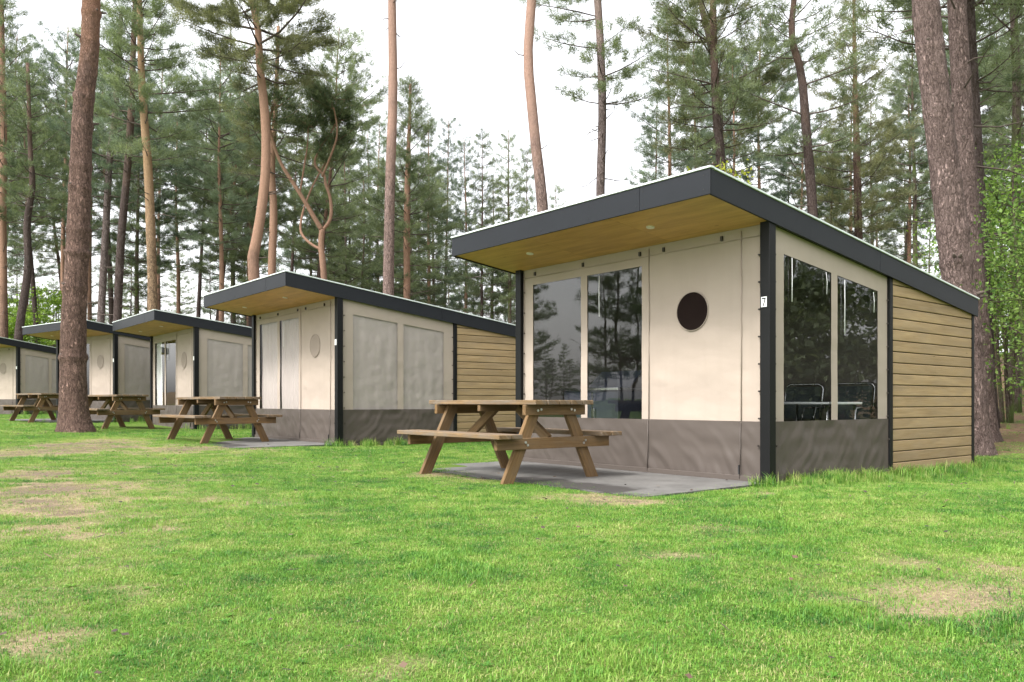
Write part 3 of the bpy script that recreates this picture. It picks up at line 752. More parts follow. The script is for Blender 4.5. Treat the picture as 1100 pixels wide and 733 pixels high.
def pine_meshes(name, pts, radii, z_crown, seed, Lmax=2.6, whorl=.8, per=15, nl=.22, nw=.0095, dead=10, cone=True, sides=12, tufts=1.0, hires=False, dead_z0=2.0, thick=1.0, bush=.0, top_only=None, dead_len=1.0):
    """pts: stem path (local, z rising); returns stem mesh (stem, limbs, dead snags) and needle mesh"""
    rg = random.Random(seed)
    f = path_fn(pts); H = pts[-1].z if hasattr(pts[-1], 'z') else pts[-1][2]
    mb = MB()
    zs = [Vector(p).z for p in pts]
    def rad(z):
        for i in range(len(zs) - 1):
            if z <= zs[i + 1]:
                t = (z - zs[i]) / max(1e-6, zs[i + 1] - zs[i]); return radii[i] * (1 - t) + radii[i + 1] * t
        return radii[-1]
    if hires:
        n = 56; st = []; z = -.15; rr = []
        knots = []
        zz = .9
        while zz < H:
            zz += rg.uniform(.45, .85)
            for q in range(rg.randint(1, 3)): knots.append((zz + rg.uniform(-.05, .05), rg.uniform(0, 6.28), rg.uniform(.04, .09)))
        while z < min(H, 13):
            p = f(max(z, 0)).copy(); p.z = z; st.append(p); fl = 1 + .38 * math.exp(-max(z, 0) / .22) + .10 * math.exp(-max(z, 0) / 1.0)
            rr.append(rad(max(z, 0)) * fl); z += .05
        def wob(i, t, p):
            w = 1 + .05 * noise.noise(Vector((math.cos(t) * 1.5, math.sin(t) * 1.5, p.z * .7 + seed)))
            w += .022 * noise.noise(Vector((math.cos(t) * 7, math.sin(t) * 7, p.z * 2.2 + seed))) + .016 * noise.noise(Vector((math.cos(t) * 15, math.sin(t) * 15, p.z * 5)))
            if p.z < .5: w += .12 * (.5 - p.z) * noise.noise(Vector((math.cos(t) * 2.5, math.sin(t) * 2.5, seed)))
            for kz, kt, ka in knots:
                dz = p.z - kz
                if abs(dz) < .25:
                    dt = (t - kt + math.pi) % (2 * math.pi) - math.pi
                    w += ka * .55 * math.exp(-(dz / .06) ** 2) + ka * 1.6 * math.exp(-(dz / .055) ** 2 - (dt / .32) ** 2) - ka * .9 * math.exp(-((dz + .02) / .025) ** 2 - (dt / .14) ** 2)
            return w
        mb.tube(st, rr, n, True, wob)
        hk = [(f(kz), rad(kz), kt, ka) for kz, kt, ka in knots if kz < min(H, 12.5) and ka > .05]
        if H > 13:
            mb.tube([f(z_) for z_ in np.linspace(12.9, H, 12)], [rad(z_) for z_ in np.linspace(12.9, H, 12)], 12)
    else:
        m = 26; st = [f(z_) for z_ in np.linspace(0, H, m)]; st[0].z -= .25
        rr = [rad(p.z) * (1.35 if i == 0 else 1) for i, p in enumerate(st)]
        mb.tube(st, rr, sides, True, lambda i, t, p: 1 + .07 * noise.noise(Vector((math.cos(t) * 1.7, math.sin(t) * 1.7, p.z * 1.1 + seed))))
    C, D, TV = [], [], []; tr_ = mb; mb = MB()
    if hires:
        for p, r0, kt, ka in hk:
            dv = Vector((math.cos(kt), math.sin(kt), .25)); L = r0 + rg.choice((.03, .035, .04, .05, .12))
            mb.tube([p + dv * r0 * .8, p + dv * (r0 + .012), p + dv * L], [ka * .62, ka * .42, ka * .2], 7)
    # dead snags below the crown
    for i in range(dead):
        z = rg.uniform(dead_z0, z_crown + .5); p = f(z); az = rg.uniform(0, 6.28); L = rg.uniform(.3, 1.7) * dead_len
        dv = Vector((math.cos(az), math.sin(az), rg.uniform(-.25, .35)))
        mid = p + dv * L * .5 + Vector((0, 0, rg.uniform(-.08, .12))); end = p + dv * L + Vector((rg.uniform(-.15, .15), rg.uniform(-.15, .15), rg.uniform(-.2, .25)))
        mb.tube([p, mid, end], [.022 * thick, .014 * thick, .005], 4, False)
        if rg.random() < .5:
            mb.tube([mid, mid + Vector((rg.uniform(-.4, .4), rg.uniform(-.4, .4), rg.uniform(-.1, .3)))], [.010 * thick, .004], 3, False)
    # living whorls
    z = z_crown
    while z < H - .15:
        u = (z - z_crown) / max(.1, H - z_crown)
        if cone: Lz = Lmax * (1 - u) ** .8 * min(1, .55 + u * 2.2) + .3
        else: Lz = Lmax * (math.sin(math.pi * min(1, .18 + u * .82)) ** .8) + .3
        nb = rg.randint(3, 5) if u < .85 else rg.randint(3, 4)
        a0 = rg.uniform(0, 6.28)
        for b in range(nb):
            if rg.random() < .12: continue
            L = Lz * rg.uniform(.55, 1.15); az = a0 + b * 6.283 / nb + rg.uniform(-.35, .35)
            base = f(min(z + rg.uniform(-.12, .12), H)); rise = rg.uniform(-.05, .28) + .5 * u
            curl = rg.uniform(.05, .35)
            h = Vector((math.cos(az), math.sin(az), 0)); side = Vector((-h.y, h.x, 0)); bend = rg.uniform(-.25, .25)
            q = lambda w: base + h * (L * w) + side * (bend * L * w * w) + Vector((0, 0, L * (rise * w + curl * w * w - .18 * w * (1 - u))))
            rb = min(.042, .009 + .009 * L) * thick
            ws = (0, .3, .6, .85, 1) ; mb.tube([q(w) for w in ws], [rb, rb * .8, rb * .55, rb * .3, .004], 4, False)
            w = .22 if L > 1.2 else .1
            while w < 1.0:
                c0 = q(w)
                for sd in (-1, 1):
                    tl = L * (.42 * (1.05 - w) + .10) * rg.uniform(.6, 1.2)
                    dv = (h * rg.uniform(.45, .9) + side * sd * rg.uniform(.5, .95) + Vector((0, 0, rg.uniform(.05, .5)))).normalized()
                    nt_ = max(1, int(tl / .2 * tufts))
                    if L > 1.0 and rg.random() < .4: mb.tube([c0, c0 + dv * tl], [.009 * thick, .003], 3, False)
                    tv = rg.random()
                    for j in range(nt_):
                        C.append(c0 + dv * tl * (.45 + .55 * (j + 1) / nt_) + Vector((rg.gauss(0, .03), rg.gauss(0, .03), rg.gauss(0, .03)))); D.append(dv + Vector((0, 0, .6))); TV.append(tv)
                w += rg.uniform(.13, .2) / max(.6, L * .55)
            C.append(q(1.0)); D.append(h + Vector((0, 0, .5))); TV.append(rg.random())
        z += whorl * rg.uniform(.7, 1.25) * (1 - .35 * u)
    C.append(f(H)); D.append(Vector((0, 0, 1))); TV.append(.5)
    D = np.array([tuple(d.normalized()) for d in D]); C = np.array([tuple(c) for c in C])
    sm = tr_.mesh(name + '_stem', True); bm_ = mb.mesh(name + '_limbs', True)
    nm = needles_mesh(name + '_needles', C, D, per, nl, nw, seed + 100, np.array(TV))
    return sm, nm, bm_

# -- generic forest pines, several shapes
def gen_path(H, seed, wob):
    rg = random.Random(seed); pts = [Vector((0, 0, 0))]; n = 9; x = y = 0; dx, dy = rg.uniform(-wob, wob), rg.uniform(-wob, wob)
    for i in range(1, n + 1):
        dx += rg.uniform(-wob, wob) * .6; dy += rg.uniform(-wob, wob) * .6; dx *= .8; dy *= .8
        x += dx * H / n; y += dy * H / n; pts.append(Vector((x, y, H * i / n)))
    return smooth_path(pts, 27)
VAR = []
specs = [  # H, r0, crown start fraction, Lmax, cone, wobble
    (17, .17, .40, 2.5, True, .04), (18, .16, .46, 2.7, False, .07), (16, .14, .34, 2.3, True, .03), (19, .19, .52, 3.0, False, .06),
    (15, .13, .30, 2.1, True, .05), (17, .15, .42, 2.6, False, .10), (18, .17, .36, 2.6, True, .04), (10, .09, .12, 1.9, True, .03)]
for i, (H, r0, cf, L, cone, wb) in enumerate(specs):
    pts = gen_path(H, 40 + i, wb); rd = [r0 * (1 - .88 * p.z / H) for p in pts]
    VAR.append((H, pine_meshes('pine%d' % i, pts, rd, H * cf, 60 + i, L, .76, 17, .20, .0095, 20, cone, 10, 1.7)))

BK = ['bark_pine', 'bark_dark', 'bark_red', 'bark_grey', 'bark_pink', 'bark_moss']
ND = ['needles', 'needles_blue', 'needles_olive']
mesh_cache = {}
def var_mesh(vi, part, mat):
    key = (vi, part, mat)
    if key not in mesh_cache:
        me = VAR[vi][1][part]; me = me.copy() if me.materials else me
        me.materials.append(M[mat]); mesh_cache[key] = me
    return mesh_cache[key]

def place_pine(x, y, H, vi, bk, nd, label, group, rz):
    H0 = VAR[vi][0]; k = H / H0
    t = empty('pine_tree', (x, y, gz(x, y)), rz); tag(t, label, 'tree', group)
    sxy = .5 + .5 * k
    for nm, part, mat in (('trunk', 0, bk), ('branches', 2, 'twig'), ('crown', 1, nd)):
        o = link(nm, var_mesh(vi, part, mat), None, t); o.scale = (sxy, sxy, k)
    return t

rz_ = random.Random(21)
zones = [  # px range, count, Y range, top range, label
    (-40, 115, 8, (38, 62), (10, 140), 'tall forest pine in the dense stand behind the thick lawn tree', (0, 1, 2, 3, 5, 6)),
    (118, 345, 15, (35, 66), (10, 160), 'tall forest pine in the dense stand behind the curtained cabin roof', (0, 1, 2, 3, 4, 5, 6)),
    (345, 400, 7, (40, 66), (100, 190), 'shorter forest pine behind the peak of the curtained cabin roof', (0, 2, 4, 6)),
    (400, 482, 9, (42, 66), (120, 190), 'slender forest pine just left of the open patch of sky', (0, 2, 4, 6)),
    (492, 568, 5, (46, 60), (140, 200), 'pale slender pine in the gap between the two nearest cabins', (0, 2, 4, 6)),
    (440, 570, 6, (58, 80), (265, 320), 'small far pine low in the gap between the two nearest cabins', (7,)),
    (590, 680, 5, (50, 66), (185, 240), 'distant pine just showing over the front edge of the nearest roof', (0, 2, 4)),
    (690, 835, 6, (34, 60), (-40, 110), 'forest pine behind the highest corner of the nearest cabin roof', (0, 1, 2, 3, 6)),
    (835, 985, 10, (34, 62), (50, 190), 'forest pine seen over the sloping side of the nearest roof', (0, 1, 2, 4, 5, 6)),
    (985, 1140, 7, (30, 56), (-40, 120), 'forest pine among the trunks at the right edge of the photo', (0, 1, 2, 3, 6)),
]
placed = []
def too_close(x, y, d=1.9):
    return any((x - a) ** 2 + (y - b) ** 2 < d * d for a, b in placed)
for (p0, p1, n, (y0, y1), (t0, t1), lab, vs_) in zones:
    for i in range(n):
        for _ in range(30):
            px = p0 + (p1 - p0) * (i + rz_.random()) / n; Y = rz_.uniform(y0, y1)
            x = (px - CX) / F * Y
            if not too_close(x, Y): break
        placed.append((x, Y)); top = rz_.uniform(t0, t1)
        H = CH + (HY - top) / F * Y - gz(x, Y)
        bk = rz_.choices(BK, (4, 5, 2, 2, 1, 1))[0]; nd = rz_.choices(ND, (3, 3, 2))[0] if not 400 < px < 690 else 'needles_blue'  # blue-green needles stand in for the backlit bloom on pines around the sky gap
        place_pine(x, Y, H, rz_.choice(vs_), bk, nd, lab, lab.replace('pine', 'pines', 1), rz_.uniform(0, 6.28))
# far rows that close the forest
lab = 'far pine closing the view at the very back of the forest'
for i in range(38):
    px = -30 + 1160 * (i + rz_.random()) / 38; Y = rz_.uniform(66, 88)
    if 575 < px < 690: continue
    top = rz_.uniform(230, 310) if px < 120 else rz_.uniform(180, 280) if px < 480 else rz_.uniform(220, 310) if px < 690 else rz_.uniform(170, 270)
    x = (px - CX) / F * Y; H = CH + (HY - top) / F * Y - gz(x, Y)
    place_pine(x, Y, H, rz_.choice((0, 2, 4, 7)), rz_.choice(BK[:4]), rz_.choice(ND), lab, 'far pines at the back of the forest', rz_.uniform(0, 6.28))
# trees across the lawn, seen in the window reflections
lab = 'pine across the lawn, mirrored in the front windows of the nearest cabin'
for x, y, H, v in ((-29, 11.2, 12, 7), (-31, 9.4, 13, 7), (-28, 7.6, 12, 7), (-33, 5.8, 15, 7), (-30, 16.2, 12, 7), (-35, 18.6, 15, 7), (-45, 13.4, 17, 7), (-44, 11.2, 15, 7), (-47, 8.8, 17, 7), (-43, 6.6, 15, 7), (-27, 3.5, 12, 7), (-52, 20.6, 16, 7),
                   (-75, 18.5, 5.0, 7), (-76, 20.5, 6.0, 7), (-74, 17, 4.6, 7), (-77, 22.5, 5.6, 7), (-75, 24.5, 6.4, 7), (-73, 19.5, 4.2, 7), (-74, 21.6, 4.4, 7)):
    place_pine(x, y, H, v, 'bark_dark', 'needles', lab, 'pines across the lawn mirrored in the windows', x)
lab = 'pine off to the right, mirrored in the side windows of the nearest cabin'
for x, y, H, v in ((17, 6, 12, 7), (20, 10, 15, 4), (24, 8, 16, 2), (22, 13, 10, 7), (28, 11, 17, 0), (30, 5, 17, 6), (17, 9.5, 8, 7), (34, 14, 18, 3), (20, 3, 9, 7)):
    place_pine(x, y, H, v, 'bark_dark', 'needles', lab, 'pines right of the cabin mirrored in the side windows', x)

# -- individual trees, drawn from the photograph and stood at their own distance
def tree_from(pxs, Y, bk, label, seed, H, z_crown, nd='needles', cat='tree', group=None, hires=False, kw_twig='twig', **kw):
    """pxs: (px, py, stem width in px) from the ground up, at distance Y"""
    w = [at(a, b, Y) for a, b, c in pxs]; rad = [c / F * Y / 2 for a, b, c in pxs]
    x0 = w[0].x; g = gz(x0, Y); loc = Vector((x0, Y, g))
    pts = [p - loc for p in w]; pts[0].z = 0
    if pts[-1].z < H:
        d = (pts[-1] - pts[-2]).normalized(); d.x *= .5
        while pts[-1].z < H - .5:
            pts.append(pts[-1] + d * min(2.0, (H - pts[-1].z) / max(.2, d.z))); rad.append(max(.02, rad[-1] * .82))
    rp = []; n = 40; sp = smooth_path(pts, n)
    for i in range(n + 1):
        u = i / n * (len(rad) - 1); k = min(int(u), len(rad) - 2); rp.append(rad[k] * (1 - u + k) + rad[k + 1] * (u - k))
    sm, nm, bm_ = pine_meshes('tree%d' % seed, sp, rp, z_crown, seed, hires=hires, **kw)
    t = empty('pine_tree', loc); tag(t, label, cat, group)
    link('trunk', sm, M[bk], t); link('branches', bm_, M[kw_twig], t); link('crown', nm, M[nd], t)
    placed.append((x0, Y))
    return t
tree_from([(81, 471, 28), (79, 430, 26), (79, 350, 24), (83, 270, 22.5), (86, 200, 21.5), (89, 120, 20), (96, 60, 18.5), (98, 0, 18)], 16.6, 'bark_big',
          'thick scaly brown pine trunk standing on the lawn at left', 301, 21, 12, hires=True, dead=5, dead_z0=9, Lmax=3)
tree_from([(1044, 490, 32), (1040, 400, 31.5), (1029, 300, 30.5), (1017, 200, 29.5), (1005, 100, 27.5), (994, 0, 26)], 12.8, 'bark_right',
          'thickest grey-brown pine trunk leaning left behind the nearest cabin', 302, 20, 11.5, hires=True, dead=9, dead_z0=5.5, Lmax=3, dead_len=.5)
tree_from([(1056, 478, 25), (1052, 380, 23), (1046, 300, 21.5), (1038, 200, 20), (1033, 100, 19), (1028, 0, 18)], 15.2, 'bark_right',
          'pine trunk close behind the thickest right-hand trunk', 303, 19, 8.9, hires=True, tufts=1.5, dead=14, dead_z0=4, Lmax=2.8)
tree_from([(1064, 470, 15), (1058, 330, 14), (1051, 200, 12.5), (1046, 90, 10), (1042, 0, 8.5)], 17.5, 'bark_dark',
          'dark thin pine trunk third in line at the right', 304, 19, 7.4, dead=18, dead_z0=4, Lmax=3.2, tufts=1.6, whorl=.75)
tree_from([(1091, 455, 10), (1090, 300, 9.5), (1092, 160, 9), (1092, 80, 8), (1088, 0, 7)], 21, 'bark_moss',
          'thin mossy green pine stem at the far right edge', 305, 17, 8.5, dead=24, dead_z0=3, Lmax=2.2)
tree_from([(586, 440, 13), (585, 320, 12.5), (583, 225, 12), (576, 160, 11.5), (571, 110, 11), (567, 60, 10.5), (571, 0, 10)], 24, 'bark_pink',
          'bare pinkish pine stem bending left above the front of the nearest roof', 306, 19, 14.5, dead=3, dead_z0=8, Lmax=2.6)
tree_from([(644, 440, 10.5), (645, 320, 10), (645, 210, 9.5), (647, 120, 9), (645, 50, 8.5), (642, 0, 8)], 29, 'bark_grey',
          'straight grey pine with sparse drooping side branches over the nearest roof', 307, 21, 11.3, 'needles', dead=16, dead_z0=7.5, Lmax=3.2, whorl=.95, tufts=1.7)
tree_from([(415, 440, 13), (417, 320, 12), (419, 200, 11), (422, 100, 10), (421, 0, 8.5)], 25, 'bark_pink',
          'bare straight pinkish pine stem rising alone left of the open sky', 308, 20, 14.8, dead=5, dead_z0=10, Lmax=2.4, dead_len=.6)
tree_from([(284, 440, 12.5), (276, 320, 12.5), (271, 285, 12), (278, 245, 11), (285, 190, 10), (285, 130, 9.5), (279, 70, 8.5), (277, 30, 7), (268, -10, 6)], 26, 'bark_red',
          'reddish bowed pine stem with a flat green crown behind the curtained cabin', 309, 16.5, 11.0, 'needles_olive', dead=7, dead_z0=7, Lmax=3.0, cone=False, thick=1.2, tufts=2.4, whorl=.62)
tree_from([(164, 440, 10), (164, 330, 10), (162, 250, 9.5), (159, 180, 9), (155, 130, 8), (152, 80, 7)], 30, 'bark_pale',
          'pale ochre pine stem standing behind the middle cabin', 310, 18.5, 9.6, 'needles', dead=9, dead_z0=6, Lmax=2.9, tufts=2.0, whorl=.66)
tree_from([(436, 440, 8), (437, 330, 7.5), (437, 240, 7), (438, 180, 5.5), (440, 130, 3.5)], 37, 'bark_red',
          'orange-stemmed pine with a pointed crown left of the open sky', 311, 15.2, 6.3, 'needles', dead=8, dead_z0=4, Lmax=2.7, tufts=2.2, whorl=.62)
tree_from([(778, 440, 10), (776, 200, 9.5), (770, 130, 9), (767, 60, 8), (766, 0, 7)], 27, 'bark_dark',
          'left one of two dark pine stems touching above the roof corner', 312, 20, 8.2, 'needles', dead=14, dead_z0=6, Lmax=3.0, whorl=.8, tufts=1.7)
tree_from([(772, 440, 10), (773, 200, 9.5), (772, 120, 8.5), (764, 50, 7), (752, 0, 6)], 28.5, 'bark_grey',
          'right one of two dark pine stems touching above the roof corner', 313, 20, 9.0, 'needles_olive', dead=14, dead_z0=6, Lmax=3.2, whorl=.8, tufts=1.7)
tree_from([(884, 440, 11), (873, 230, 10.5), (866, 140, 9.5), (861, 80, 8.5), (850, 40, 7), (853, 0, 6)], 26, 'bark_dark',
          'crooked dark pine stem over the sloping roof side', 314, 17, 8.0, 'needles', dead=14, dead_z0=5, Lmax=2.4, whorl=.9, tufts=1.7)
tree_from([(925, 440, 9), (922, 250, 8.5), (920, 150, 7), (918, 60, 4)], 33, 'bark_pine',
          'pine with full grey-green crown over the sloping roof side', 315, 16.3, 6.2, 'needles_olive', dead=8, dead_z0=4, Lmax=2.5, tufts=2.0, whorl=.66)
tree_from([(6, 440, 8), (4, 330, 7.5), (3, 230, 7), (4, 150, 6.5), (2, 60, 6)], 36, 'bark_red',
          'reddish pine stem at the very left edge', 316, 19, 8.5, 'needles', dead=16, dead_z0=4, Lmax=2.6, tufts=1.7)
tree_from([(16, 440, 9), (20, 360, 8.5), (30, 290, 7.5), (29, 240, 7), (35, 200, 6), (33, 170, 5)], 34, 'bark_dark',
          'thin leaning dark pine stem left of the thick lawn trunk', 317, 15, 9.0, 'needles', dead=16, dead_z0=4, Lmax=2.2, tufts=1.7)
tree_from([(104, 440, 8), (108, 350, 7.5), (114, 240, 7), (118, 170, 6.5), (124, 120, 6)], 35, 'bark_grey',
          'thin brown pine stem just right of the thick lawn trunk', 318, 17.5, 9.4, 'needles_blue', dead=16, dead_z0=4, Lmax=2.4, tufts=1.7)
tree_from([(121, 440, 9), (126, 345, 8.5), (130, 260, 8), (137, 180, 7.5), (141, 120, 7)], 33, 'bark_dark',
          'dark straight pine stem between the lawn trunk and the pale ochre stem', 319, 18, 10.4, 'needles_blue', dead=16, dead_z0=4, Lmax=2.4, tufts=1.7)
tree_from([(297, 440, 9), (292, 310, 8.5), (294, 230, 8), (292, 180, 7), (296, 120, 5)], 31, 'bark_red',
          'orange pine stem just right of the bowed reddish one', 320, 15, 9.2, 'needles_olive', dead=10, dead_z0=5, Lmax=2.2, tufts=1.7)

# the twisted pine with looping stems
def twisted():
    Y = 30; loc = Vector(((349 - CX) / F * Y, Y, 0)); loc.z = gz(loc.x, Y)
    mb = MB()
    def limb(p, r0, r1, n=24, dy=0):
        ps = [at(a, b, Y) - loc for a, b in p]
        for i, q in enumerate(ps): q.y += dy * i / len(ps)
        sp = smooth_path(ps, n); mb.tube(sp, [.78 * (r0 + (r1 - r0) * i / n) for i in range(n + 1)], 8); return sp
    e = []
    limb([(349, 436), (349, 360), (348, 300), (345, 265), (346, 247)], .17, .135)
    e.append(limb([(346, 248), (338, 234), (329, 218), (318, 200), (306, 180), (299, 160), (296, 140), (303, 118)], .12, .05, 30, -1.0))
    e.append(limb([(346, 248), (353, 238), (355, 226), (353, 210), (348, 196), (346, 186), (338, 178), (335, 168), (342, 152), (352, 135), (360, 118), (366, 100)], .09, .035, 40, .8))
    e.append(limb([(346, 190), (352, 178), (360, 160), (364, 145), (362, 125), (357, 108)], .06, .03, 24, -.6))
    e.append(limb([(344, 268), (334, 262), (325, 254), (320, 244), (321, 228), (324, 214), (330, 196), (338, 178), (346, 160), (350, 130)], .075, .03, 34, 1.2))
    e.append(limb([(322, 208), (325, 180), (328, 150), (327, 120)], .05, .025, 20, .7))
    C, D = [], []; rg = random.Random(5)
    for sp in e:
        for q in range(16):
            u = rg.uniform(.86, 1.0); p = sp[min(len(sp) - 1, int(u * (len(sp) - 1)))]
            az = rg.uniform(0, 6.28); L = rg.uniform(.5, 1.5); dv = Vector((math.cos(az), math.sin(az), rg.uniform(.0, .8)))
            mb.tube([p, p + dv * L * .6, p + dv * L + Vector((0, 0, .15))], [.016, .01, .004], 4, False)
            for j in range(26):
                C.append(tuple(p + dv * L * (.3 + .7 * j / 26) + Vector((rg.gauss(0, .14), rg.gauss(0, .14), rg.gauss(0, .10))))); D.append(tuple((dv + Vector((0, 0, .5))).normalized()))
    t = empty('pine_tree', loc); tag(t, 'twisted pine with looping forked stems behind the curtained cabin roof', 'tree')
    link('trunk', mb.mesh('twist', True), M['bark_red'], t)
    link('crown', needles_mesh('twist_n', np.array(C), np.array(D), 13, .20, .010, 9), M['needles'], t)
twisted()

# -- broadleaf shrubs and saplings
def shrub(loc, label, seed, H, rx, ry, n_br, leaves, size, mat='leaves', bk='bark_moss', name='broadleaf_shrub', cat='shrub', group=None, zlo=.15, stems=3, lean=(0, 0)):
    rg = random.Random(seed); mb = MB(); C = []
    for s in range(stems):
        a = rg.uniform(0, 6.28); b0 = Vector((.12 * math.cos(a), .12 * math.sin(a), -.15)); tip = Vector((rx * .35 * math.cos(a) + lean[0], ry * .35 * math.sin(a) + lean[1], H * rg.uniform(.8, 1)))
        sp = smooth_path([b0, b0.lerp(tip, .35) + Vector((rg.uniform(-.2, .2), rg.uniform(-.2, .2), 0)), b0.lerp(tip, .7) + Vector((rg.uniform(-.2, .2), rg.uniform(-.2, .2), 0)), tip], 16)
        mb.tube(sp, [.012 + .011 * H * (1 - i / 16) * .6 for i in range(17)], 7)
        for q in range(n_br // stems):
            u = rg.uniform(zlo, .98); p = sp[int(u * 16)]; az = rg.uniform(0, 6.28); k = math.sin(math.pi * min(.95, .2 + u * .75)) ** .6
            dv = Vector((math.cos(az) * rx, math.sin(az) * ry, rg.uniform(-.05, .45) * max(rx, ry))) * k * rg.uniform(.5, 1.1)
            pts = [p, p + dv * .5 + Vector((0, 0, .10)), p + dv]
            bs = smooth_path(pts, 6); mb.tube(bs, [.014, .012, .010, .008, .006, .005, .003], 4, False)
            nl = leaves // n_br
            for j in range(nl):
                w = rg.uniform(.2, 1.05) ** .8; c = pts[0].lerp(pts[2], min(1, w)) + Vector((0, 0, .1 * math.sin(math.pi * min(1, w))))
                sp_ = .12 + .16 * (1 - abs(w - .7))
                C.append((c.x + rg.gauss(0, sp_), c.y + rg.gauss(0, sp_), c.z + rg.gauss(0, sp_ * .55)))
    t = empty(name, (loc[0], loc[1], gz(loc[0], loc[1]))); tag(t, label, cat, group)
    link('stems', mb.mesh('st', True), M[bk], t); link('foliage', leaves_mesh('lv', np.array(C), size, seed), M[mat], t)
    return t
def gx(px, Y): return ((px - CX) / F * Y, Y)
shrub(gx(1116, 13.6), 'bright green leafy shrub right of the thick trunk, nearest of the edge shrubs', 501, 4.6, 1.3, 1.2, 60, 3600, .075, zlo=.3)
shrub(gx(1080, 18.6), 'tall fresh green sapling with airy layered leaves behind the nearest edge shrub', 502, 6.2, 1.9, 1.7, 76, 6500, .08, stems=4, zlo=.32)
shrub(gx(1128, 16), 'leafy green shrub cut by the right photo edge', 503, 6.6, 2.1, 1.8, 70, 6500, .085, zlo=.3)
shrub(gx(1092, 23), 'broad leafy green shrub deeper in the wood at right', 504, 6.8, 2.6, 2.0, 80, 7000, .10, 'leaves_far', zlo=.3)
shrub(gx(1070, 26), 'low green shrub far behind the thick right-hand trunk', 505, 4.6, 2.2, 1.8, 70, 7000, .10, 'leaves_far')
shrub(gx(772, 19.5), 'slim sapling with sparse yellow-green leaves over the highest roof corner', 506, 7.15, .8, .7, 26, 420, .10, 'leaves_yellow', name='sapling', cat='sapling', zlo=.75, stems=2)
lab = 'light green bush in the wood behind the farthest cabins'
for i, (px, Y, H) in enumerate(((10, 40, 5.5), (45, 43, 6.3), (70, 47, 5.2), (25, 48, 6.6), (100, 46, 4.5), (-10, 44, 6))):
    shrub(gx(px, Y), lab, 520 + i, H, 2.2, 2.0, 70, 6000, .15, 'leaves_far', name='bush', cat='bush', group='light green bushes behind the farthest cabins')
lab = 'low green undergrowth bush among the pine trunks behind the cabins'
for i, (px, Y, H) in enumerate(((505, 42, 2.6), (545, 36, 3.0), (560, 48, 3.4), (470, 46, 3.6), (300, 44, 3), (330, 50, 3.6), (180, 46, 3.4), (1010, 34, 4.5), (960, 40, 4.2), (900, 42, 4), (220, 52, 4), (150, 54, 4.4), (255, 50, 4.2), (285, 56, 4.6), (385, 48, 3.8), (350, 58, 4.6), (190, 60, 5), (120, 58, 5), (430, 56, 4.2))):
    shrub(gx(px, Y), lab, 540 + i, H, 1.8, 1.6, 50, 3500, .15, 'leaves_far', name='bush', cat='bush', group='undergrowth bushes behind the nearest cabins')

lab = 'dark bush added out of view right of the nearest cabin to darken its side window reflections'
for i, (x, y, H) in enumerate(((15, 8.6, 4.2), (16.5, 10.8, 4.6), (18, 6.6, 4.6), (19, 13, 5.2), (21, 9.6, 5.5))):  # unseen bushes, added to block sky gaps in the side window reflections
    shrub((x, y), lab, 580 + i, H, 2.3, 2.3, 60, 3600, .18, 'needles', name='bush', cat='bush', group='added unseen bushes darkening the side window reflections')

# ------------------------------------------------------------------ ground
patches = []   # (x, y, rx, ry, strength) worn spots on the lawn
def spot(px, py, wpx, hpx, s):
    Y = CH * F / (py - HY); x = (px - CX) / F * Y
    Y = (CH - gz(x, Y)) * F / (py - HY); x = (px - CX) / F * Y
    y1 = (CH) * F / (py - hpx - HY) if py - hpx > HY + 5 else Y * 1.4; y2 = CH * F / (py + hpx - HY)
    patches.append((x, Y, wpx / F * Y, max(.12, (y1 - y2) / 2), s))
for q in ((110, 560, 170, 45, .30), (960, 640, 140, 45, .28), (420, 690, 220, 35, .14), (600, 580, 160, 20, .15), (150, 500, 150, 18, .3), (30, 650, 80, 40, .3), (90, 476, 45, 5, 1.0), (20, 486, 50, 5, .9), (40, 508, 38, 5, .9), (25, 530, 45, 8, 1.0), (30, 572, 30, 6, .7), (140, 480, 40, 4, .6), (250, 483, 45, 4, .75), (60, 545, 60, 8, .5),
          (200, 482, 30, 3, .6), (20, 690, 40, 12, .75), (85, 705, 30, 10, .6), (110, 525, 70, 10, .35), (1030, 638, 45, 12, .6), (985, 604, 35, 7, .75), (1075, 610, 40, 14, .75), (880, 640, 25, 8, .4),
          (985, 655, 60, 15, .45), (640, 534, 60, 5, .8), (700, 540, 55, 4, .7), (520, 516, 40, 4, .7), (455, 510, 35, 3, .6), (800, 556, 20, 4, .55), (760, 566, 30, 6, .45), (430, 722, 40, 9, .5), (280, 600, 22, 5, .5),
          (820, 530, 18, 3, .8), (1085, 575, 25, 7, .5), (740, 600, 30, 5, .35), (590, 660, 40, 8, .3), (300, 540, 40, 5, .3), (130, 640, 40, 9, .35)): spot(*q)

def wear(x, y):
    w = 0
    for (a, b, rx, ry, s) in patches:
        d = ((x - a) / rx) ** 2 + ((y - b) / ry) ** 2
        if d < 6: w += s * math.exp(-d * .8)
    n = noise.noise(Vector((x * 1.1, y * 1.1, 2.0))) * .5 + noise.noise(Vector((x * 3.7, y * 3.7, 5.0))) * .7 + noise.noise(Vector((x * 9, y * 9, 8.0))) * .4
    return max(0, .95 * w * (1 + 1.4 * n)) + max(0, n - .30) * .75

